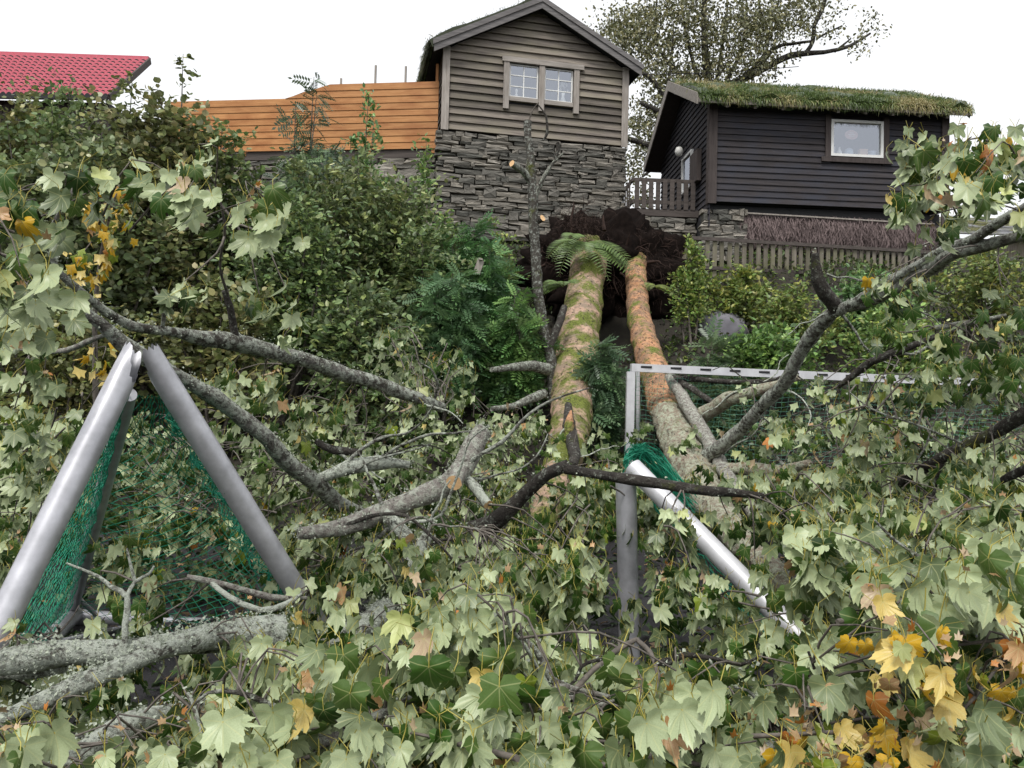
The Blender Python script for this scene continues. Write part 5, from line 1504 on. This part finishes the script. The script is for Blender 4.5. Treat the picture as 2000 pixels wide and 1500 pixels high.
SP = {  # leaf shape, leaf size, colours top / underside
    'round': (ROUND, .088, [((.085, .105, .032), (.20, .22, .11)), ((.06, .08, .025), (.17, .19, .10)), ((.13, .13, .045), (.25, .24, .12)), ((.055, .075, .022), (.15, .17, .09))]),
    'ovate': (OVATE, .095, [((.05, .085, .025), (.15, .20, .10)), ((.075, .12, .035), (.2, .26, .12)), ((.035, .065, .02), (.12, .16, .08)), ((.11, .15, .04), (.24, .28, .13))]),
    'bright': (OVATE, .085, [((.08, .15, .03), (.2, .29, .10)), ((.11, .18, .04), (.24, .32, .12)), ((.06, .11, .025), (.16, .22, .09)), ((.16, .20, .04), (.28, .32, .12))]),
    'ash': (FROND, .28, [((.055, .105, .040), (.14, .21, .11)), ((.042, .085, .032), (.12, .18, .09)), ((.075, .135, .045), (.18, .25, .12))]),
    'rowan': (FROND, .27, [((.055, .15, .035), (.15, .27, .10)), ((.04, .11, .03), (.12, .22, .09)), ((.085, .19, .045), (.19, .32, .12))]),
}
def place(mb, tpl, pos, t, nrm, size, cols, gain=1.0):
    """many copies of one small leaf"""
    V0, F0 = tpl; n = len(pos)
    t = t / (np.linalg.norm(t, axis=1)[:, None] + 1e-9)
    nn = nrm - t * np.sum(nrm * t, 1)[:, None]; nn /= np.linalg.norm(nn, axis=1)[:, None] + 1e-9
    Rm = np.stack([np.cross(t, nn), t, nn], 2)
    V = np.einsum('nij,vj->nvi', Rm, V0) * size[:, None, None] + pos[:, None, :]
    k = rng.integers(0, len(cols), n); br = rng.uniform(.7, 1.3, (n, 1)) * gain
    c = np.repeat(np.array([q[0] for q in cols])[k] * br, len(V0), 0); u = np.repeat(np.array([q[1] for q in cols])[k] * br, len(V0), 0)
    mb.add(V.reshape(-1, 3), (F0[None] + np.arange(n)[:, None, None] * len(V0)).reshape(-1, 3), 0, c, u)

def shrub(name, label, px, d, ptop, half, kind, nleaf, cat='shrub', group=None, stems=7, lean=0.0, low=.30, spire=.0):
    if half >= 100: stems = 12
    q = P(px, 700, d); x, y = q.x, q.y; z0 = tz(x, y) - .05
    h = max(.5, P(px, ptop, d).z - z0); rad = half * d / F
    root = thing(name, label, cat, (x, y, z0), 0, group)
    tpl, ls, cols = SP[kind]
    hue = np.array([rr.uniform(.92, 1.15), rr.uniform(.88, 1.06), rr.uniform(.95, 1.2)]); ls *= rr.uniform(.85, 1.25)
    wood = MB(); fol = MB()
    lines = []
    for k in range(stems):
        a = rr.uniform(0, 6.28); r_ = rad * rr.uniform(.15, .95) * (1 if k else .1); hh = h * (rr.uniform(.78 if half >= 100 else .6, 1.0) if k else 1.0) * (1 - .22 * (r_ / rad) ** 2)
        b0 = Vector((x + rr.uniform(-.15, .15), y + rr.uniform(-.15, .15), z0))
        e = Vector((x + math.cos(a) * r_ + lean * h, y + math.sin(a) * r_ * .8, z0 + hh))
        m1 = b0.lerp(e, .5) + Vector((math.cos(a) * r_ * .15, math.sin(a) * r_ * .1, hh * .06))
        pts, rad_ = crom([b0, m1, e], [.012 + .007 * h, .009 + .003 * h, .004], .18)
        tube(wood, pts, rad_, 5, .08); lines.append(pts)
    nl = 1 if tpl is FROND else 7
    nleaf = int(nleaf * 1.45)
    ns_ = max(8, nleaf // (nl if nl > 1 else 3)); per = nl if nl > 1 else 3
    st = np.zeros((ns_, 3)); sdv = np.zeros((ns_, 3))
    for k in range(ns_):
        L_ = lines[rng.integers(0, len(lines))]
        u = low + (1 - low) * rng.random() ** .8
        f = u * (len(L_) - 1); i0 = min(int(f), len(L_) - 2)
        p0 = L_[i0] + (L_[i0 + 1] - L_[i0]) * (f - i0)
        a = rng.uniform(0, 6.28)
        g = (1 - .45 * u ** 2) * (1 - spire * u)
        st[k] = p0; sdv[k] = np.array([math.cos(a) * g, math.sin(a) * g * .8, rng.uniform(-.1, .55)]) * rng.uniform(.12, .85) * max(rad, .45) * .9
    for j in range(per):
        f = (j + .7) / per
        pos = st + sdv * f + rng.normal(0, .03, (ns_, 3)) + np.array([0, 0, -.10]) * (f ** 2) * np.linalg.norm(sdv, axis=1)[:, None]
        t = sdv / (np.linalg.norm(sdv, axis=1)[:, None] + 1e-9) + rng.normal(0, .55, (ns_, 3)) + np.array([0, -.15, -.55 if tpl is FROND else -.15])
        nn = np.array([0, -.25, 1.0]) + rng.normal(0, .5, (ns_, 3))
        place(fol, tpl, pos, t, nn, ls * rng.uniform(.65, 1.25, ns_), cols, np.array({'round': (2.2, 2.3, 2.3), 'ovate': (2.2, 2.3, 2.2), 'bright': (1.8, 1.75, 1.8)}.get(kind, (1.7, 1.6, 1.75))) * hue)
    sel = rng.random(ns_) < (.5 if d < 15 else .25)
    p = st[sel]; e = (st + sdv)[sel]; w = np.array([.004, 0, .003]); n_ = len(p)
    wood.add(np.stack([p - w, p + w, e], 1).reshape(-1, 3), np.arange(n_ * 3).reshape(-1, 3))
    wood.build('stems', M['twig'], root)
    o = fol.build('foliage', M['smallleaf'], root, False, True); o['kind'] = 'stuff'
    return root

SHRUBS = [
    (40, 13.2, 195, 190, 'round', 6200, 'dense olive-green bush below the red tile roof'),
    (335, 12.6, 95, 85, 'round', 800, 'tall loose round-leaved sapling rising past the red roof end'),
    (300, 12.4, 180, 190, 'round', 7000, 'broad olive bush in front of the dark boarded house wall'),
    (170, 11.8, 260, 190, 'round', 5600, 'olive bush behind the hanging yellow leaves'),
    (-40, 12.0, 270, 120, 'round', 2500, 'olive bush on the far corner of the bank under the red roof'),
    (115, 12.7, 150, 130, 'round', 2600, 'loose olive bush hiding the eaves of the red tile roof'),
    (235, 12.3, 140, 90, 'round', 2400, 'loose sapling standing before the end of the red tile roof'),
    (420, 13.0, 240, 120, 'round', 3600, 'leafy bush hiding the end of the orange fence'),
    (588, 14.0, 140, 62, 'ash', 330, 'tall blue-green ash sapling against the orange fence'),
    (560, 13.4, 300, 100, 'ash', 700, 'blue-green ash bush at the foot of the tall ash sapling'),
    (705, 14.2, 180, 58, 'ovate', 1100, 'slender willow sapling reaching up over the orange fence'),
    (680, 13.0, 290, 170, 'ovate', 6000, 'wide willow bush under the orange fence'),
    (820, 14.4, 268, 66, 'bright', 1700, 'bright green sapling at the corner of the stone base'),
    (800, 12.6, 390, 130, 'ovate', 4600, 'dark willow bush beside the stone base of the grey cabin'),
    (540, 11.8, 380, 170, 'ovate', 5400, 'dark willow bush behind the pale maple leaves'),
    (920, 13.0, 440, 85, 'rowan', 1000, 'bright green rowan bush below the stone base'),
    (1000, 11.6, 575, 62, 'rowan', 650, 'feathery rowan bush beside the standing lichen-covered stem'),
    (880, 11.4, 540, 95, 'ash', 950, 'dark ash bush low on the bank below the rowan'),
    (700, 10.8, 540, 140, 'ovate', 4000, 'dark low willow bush in the hollow of the bank'),
    (430, 10.8, 540, 150, 'round', 3400, 'shaded round-leaved bush in the dark hollow above the long limb'),
    (120, 10.6, 560, 150, 'round', 3000, 'shaded bush low on the bank beside the yellow sapling'),
    (1342, 14.0, 470, 34, 'bright', 1700, 'ivy-clad stem hanging beside the root plate'),
    (1440, 14.6, 525, 80, 'bright', 2400, 'bright green bramble below the end of the picket fence'),
    (1560, 13.6, 560, 90, 'bright', 2600, 'bramble bush beside the grey boulder'),
    (1690, 14.2, 530, 100, 'ovate', 2400, 'bush in front of the middle of the picket fence'),
    (1500, 11.8, 640, 110, 'ovate', 2800, 'dark bush behind the standing white goal'),
    (1390, 11.4, 660, 60, 'ash', 500, 'dark ferny bush between the slim trunk and the boulder'),
    (1760, 12.2, 590, 120, 'bright', 2600, 'bush behind the fallen maple crown beyond the boulder'),
    (1930, 14.0, 480, 110, 'bright', 2200, 'bush at the far end of the picket fence'),
    (1180, 11.0, 660, 40, 'ash', 420, 'shaded ferny bush between the two trunks'),
    (960, 14.8, 415, 60, 'bright', 900, 'thin leafy bush against the stone base of the grey cabin'),
]
for (px, d, top, half, kind, n_, lab) in SHRUBS:
    shrub('leafy_shrub' if kind not in ('ash', 'rowan') else kind + '_shrub', lab, px, d, top, half, kind, n_, group='bushes on the bank', spire=.15 if half < 60 else .0)

# ------------------------------------------------------------------ the yellow maple sapling
sap = Crown('maple_sapling', 'young maple with bright yellow leaves on the shaded bank', 'sapling', (P(200, 700, 7).x, P(200, 700, 7).y, 0))
yb = P(190, 760, 7.4)
sap.wood('stem', [(188, 800, 7.4, 12), (185, 680, 7.3, 10), (190, 560, 7.2, 8), (205, 460, 7.1, 6), (225, 385, 7.0, 4)], 'twig', 6)
sap.wood('branch', [(188, 560, 7.2, 6), (170, 520, 7.1, 5), (165, 490, 7.0, 3)], 'twig', 5)
PWY = [.01, 0, .01, .30, .60, .07, .01]
for (a, b, n_) in ((235, 365, 3), (215, 395, 3), (190, 400, 2), (235, 405, 3), (180, 430, 2), (205, 430, 3), (225, 440, 3), (165, 490, 4), (205, 505, 3), (150, 515, 2), (185, 545, 2), (215, 470, 1), (200, 700, 2), (180, 680, 2), (215, 650, 1)):
    sap.spray(np.array(P(a, b, 7.0 + rng.uniform(-.15, .15))), n_ + 5, .09, PWY, .3, seeds=0)
VISIBLE.update({(id(sap), q): True for q in range(len(sap.rec))})
sap.finish()

# ------------------------------------------------------------------ the standing sawn-off stem
snag = Crown('standing_snag', 'thin standing stem grey with lichen and sawn off before the stone base', 'tree stem', (P(1075, 700, 11.6).x, P(1075, 700, 11.6).y, tz(P(1075, 700, 11.6).x, P(1075, 700, 11.6).y)))
snag.wood('stem', [(1085, 790, 11.4, 30), (1078, 720, 11.5, 28), (1062, 650, 11.6, 26), (1052, 580, 11.7, 25), (1047, 500, 11.8, 25), (1041, 430, 11.9, 25), (1040, 350, 12.0, 22), (1034, 290, 12.1, 18), (1031, 236, 12.2, 19)], 'snag_bark', 12, .07, cut=True, lich=150, rscale=.8)
snag.wood('stub', [(1040, 360, 12.0, 14), (1024, 335, 11.9, 13), (1000, 320, 11.7, 13)], 'lichen_bark', 8, .06, cut=True, lich=60)
snag.wood('stub', [(1044, 436, 11.9, 12), (1060, 427, 11.8, 13)], 'dark_bark', 8, .05, cut=True, step=.03)
snag.wood('branch', [(1044, 390, 11.95, 10), (1062, 345, 11.9, 8), (1082, 318, 11.9, 6), (1100, 300, 11.9, 3)], 'lichen_bark', 6)
snag.wood('branch', [(1085, 315, 11.9, 5), (1092, 290, 11.9, 8), (1090, 278, 11.9, 8)], 'dark_bark', 6)
snag.wood('branch', [(1032, 240, 12.2, 4), (1040, 215, 12.2, 3), (1052, 200, 12.2, 2)], 'twig', 5)
snag.wood('branch', [(1052, 205, 12.2, 3), (1066, 225, 12.2, 4), (1070, 260, 12.2, 6), (1060, 275, 12.2, 4)], 'dark_bark', 5)
snag.wood('branch', [(1066, 690, 11.5, 10), (1085, 650, 11.6, 16), (1102, 600, 12.0, 14)], 'dark_bark', 7)
snag.finish()
wb = thing('bird_box', 'small weathered wooden bird box hanging in the rowan bush', 'bird box', P(935, 532, 12.1))
m_ = MB(); q = P(935, 522, 12.1)
bar(m_, q + Vector((-.03, 0, -.10)), q + Vector((.03, 0, .10)), .10, .09, up=(0, 1, 0)); m_.build('box_body', M['trim'], wb)
m_ = MB(); bar(m_, q + Vector((.0, -.02, .115)), q + Vector((.06, -.02, .105)), .14, .02); m_.build('box_roof', M['trim'], wb)

# ------------------------------------------------------------------ ferns on the root plate
def fern(name, label, c, n_, L, out, droop, cols):
    root = thing(name, label, 'fern', c)
    for k in range(n_):
        a = rr.uniform(-1, 1)
        dr = Vector((out[0] + a * .75, out[1] + rr.uniform(-.25, .2), out[2] + rr.uniform(-.1, .25))).normalized()
        ln = L * rr.uniform(.7, 1.1)
        pts = np.array([Vector(c) + dr * ln * t + Vector((0, 0, -droop * ln * t * t)) for t in np.linspace(0, 1, 22)])
        mb = MB(); tube(mb, pts, np.linspace(.005, .002, 22), 3, 0, False, c=(.16, .20, .05))
        tan = np.gradient(pts, axis=0); tan /= np.linalg.norm(tan, axis=1)[:, None]
        side = np.cross(tan, np.array([0, -.5, .85])); side /= np.linalg.norm(side, axis=1)[:, None]
        for s in (-1, 1):
            i_ = np.arange(3, 22)
            t_ = i_ / 21.0
            sz = .19 * L * np.sin(np.pi * np.clip(t_, .05, .98)) ** .7 + .02
            place(mb, (np.array([(0, 0, 0), (.11, .35, 0), (.05, .8, -.05), (0, 1, -.1), (-.05, .8, -.05), (-.11, .35, 0)]), OVATE[1]), pts[i_], side[i_] * s + tan[i_] * .45, np.tile([0, -.5, .85], (len(i_), 1)) + rng.normal(0, .15, (len(i_), 3)), sz, cols)
        mb.build('frond', M['smallleaf'], root, False, True)
    return root
FC = [((.12, .19, .045), (.22, .30, .12)), ((.09, .15, .035), (.19, .27, .10))]
fern('fern', 'drooping green fern hanging over the thick mossy trunk from the root plate', P(1135, 478, 14.9), 13, 1.1, (.25, -.35, .1), .75, FC)
fern('fern', 'small fern beside the slim orange trunk', P(1275, 560, 14.6), 6, .45, (.5, -.3, .1), .6, [((.16, .20, .04), (.26, .30, .12))])
fern('fern', 'small fern on the bank under the sawn-off stem', P(1100, 560, 13.5), 6, .5, (-.4, -.3, .1), .6, FC)

# ------------------------------------------------------------------ the big tree behind the cabins
bt = P(1400, 330, 26.0)
big = thing('birch_tree', 'tall olive-crowned tree with dark twisting limbs behind the two cabins', 'tree', (bt.x, bt.y, 5.7))
tipz = []
def limb(spec, name='limb'):
    pts = np.array([P(a, b, d) for a, b, d, w in spec]); rad = np.array([max(w, 3) * d / F / 2 for a, b, d, w in spec])
    pts, rad = crom(pts, rad, .3); m_ = MB(); tube(m_, pts, rad, 7, .08); m_.build(name, M['dark_bark'], big, True)
    tipz.append(pts)
limb([(1400, 420, 25.5, 34), (1390, 300, 25.5, 26), (1385, 180, 25.5, 18), (1375, 60, 25.5, 12), (1380, -80, 25.5, 7)], 'trunk')
limb([(1395, 330, 25.5, 22), (1330, 310, 25, 16), (1270, 285, 24.6, 13), (1225, 270, 24.4, 10)])
limb([(1330, 312, 25, 10), (1290, 320, 24.6, 8), (1255, 345, 24.4, 5)])
limb([(1392, 260, 25.5, 18), (1330, 235, 25, 14), (1280, 215, 24.7, 12), (1250, 200, 24.5, 8)])
limb([(1335, 237, 25, 12), (1300, 190, 24.8, 12), (1270, 150, 24.7, 10), (1240, 140, 24.6, 6)])
limb([(1300, 195, 24.8, 8), (1310, 130, 25, 6), (1315, 60, 25, 4)])
limb([(1388, 170, 25.5, 12), (1440, 160, 26, 13), (1500, 130, 26, 13), (1545, 108, 26, 12), (1610, 102, 26, 9), (1660, 90, 26, 7), (1700, 65, 26, 4)])
limb([(1480, 140, 26, 10), (1510, 95, 26, 8), (1550, 85, 26, 6), (1590, 80, 26, 5)])
limb([(1575, 102, 26, 8), (1588, 80, 26, 8), (1590, 50, 26, 9), (1605, 20, 26, 9), (1615, -20, 26, 7), (1620, -80, 26, 5)])
limb([(1595, 75, 26, 5), (1620, 62, 26, 4), (1645, 50, 26, 3)])
limb([(1630, 101, 26, 5), (1650, 85, 26, 4), (1662, 75, 26, 3)])
for x in (1285, 1345, 1410, 1450, 1500):
    limb([(1390 + (x - 1390) * .4, 170, 25.6, 9), (x, 90, 25.8, 6), (x + rr.uniform(-20, 20), 0, 26, 4), (x + rr.uniform(-30, 30), -90, 26, 3)])
fol = MB()
BC = [((.11, .115, .045), (.2, .2, .11)), ((.16, .15, .06), (.25, .23, .13)), ((.085, .09, .04), (.16, .17, .10)), ((.07, .075, .04), (.14, .14, .09))]
CL = [(1280, 80, 75, 55, 1500), (1240, 40, 60, 40, 800), (1330, 20, 70, 50, 1000), (1400, 60, 80, 70, 1500), (1480, 50, 70, 60, 1500), (1540, 30, 50, 50, 800), (1350, -60, 150, 50, 1600), (1520, -60, 120, 50, 1200), (1300, 150, 60, 45, 700), (1390, 140, 80, 35, 700), (1480, 120, 50, 30, 500),
      (1260, 250, 45, 50, 700), (1290, 200, 50, 40, 600), (1240, 310, 30, 40, 400), (1215, 60, 30, 40, 300), (1700, 50, 40, 40, 90), (1680, 90, 20, 15, 60), (1170, 60, 25, 25, 120), (1310, 260, 30, 40, 300), (1600, 10, 40, 30, 250), (1640, 60, 30, 20, 60), (1250, 390, 25, 20, 200)]
for (a, b, rx, ry, n_) in CL:
    n_ = int(n_ * 1.6)
    nc = max(5, n_ // 14)
    cc = rng.normal(0, .55, (nc, 2))
    k = rng.integers(0, nc, n_)
    D = 25.6 + rng.normal(0, .7, n_)
    jx = cc[k, 0] * rx + rng.normal(0, 9, n_); jy = cc[k, 1] * ry + rng.normal(0, 9, n_)
    pos = np.array([P(a + u, b + v, d_) for u, v, d_ in zip(jx, jy, D)])
    place(fol, OVATE, pos, rng.normal(0, 1, (n_, 3)) + (0, 0, -.6), rng.normal(0, 1, (n_, 3)), rng.uniform(.08, .14, n_), BC, 1.6)
o = fol.build('crown', M['smallleaf'], big, False, True); o['kind'] = 'stuff'
wire = MB(); pts, r_ = crom([P(1240, 145, 23), P(1400, 142, 23.3), P(1560, 130, 23.6)], [.012] * 3, .4); tube(wire, pts, r_, 4, 0, False)
tag(wire.build('overhead_wire', M['black']), 'thin dark overhead wire crossing behind the grass roof', 'wire')

# ------------------------------------------------------------------ ground cover on the bank, litter on the pitch
mb = MB()
n = 42000
x = rng.uniform(-11, 12, n); y = rng.uniform(9.2, 18.6, n)
keepm = terrain(x, y) < 7
x, y = x[keepm], y[keepm]; n = len(x)
pos = np.c_[x, y, terrain(x, y) + rng.uniform(0, .28, n) ** 1.2]
hollow = np.exp(-(((x - ROOT.x) / 1.6) ** 2 + ((y - ROOT.y + .2) / .9) ** 2)) > rng.random(n) * .8
pos = pos[~hollow]; n = len(pos)
tt = rng.normal(0, .6, (n, 3)) + (0, -.5, .1)
place(mb, OVATE, pos, tt, np.array([0, -.35, 1]) + rng.normal(0, .4, (n, 3)), rng.uniform(.05, .13, n), SP['bright'][2] + SP['ovate'][2] + SP['round'][2])
o = mb.build('ground_cover', M['smallleaf'], None, False, True)
tag(o, 'low brambles and ivy covering the steep bank', 'ground cover', kind='stuff')
mb = MB()
n = 6000
x = rng.uniform(-5.5, 6.5, n); y = rng.uniform(2.0, 9.6, n)
for k in range(3):
    s_ = slice(k * 2000, k * 2000 + 2000)
    T = TPL[2][k]
    pos = np.c_[x[s_], y[s_], .012 + rng.uniform(0, .05, 2000)]
    place(mb, (T['V'], T['F']), pos, np.c_[rng.normal(0, 1, (2000, 2)), rng.normal(0, .2, 2000)], np.array([0, 0, 1.]) + rng.normal(0, .35, (2000, 3)), rng.uniform(.05, .08, 2000), [PAL[1], PAL[1], PAL[0], PAL[6], PAL[1], PAL[0]], .8)
o = mb.build('fallen_leaves', M['smallleaf'], None, False, True)
tag(o, 'loose maple leaves littering the dark gravel', 'leaf litter', kind='stuff')
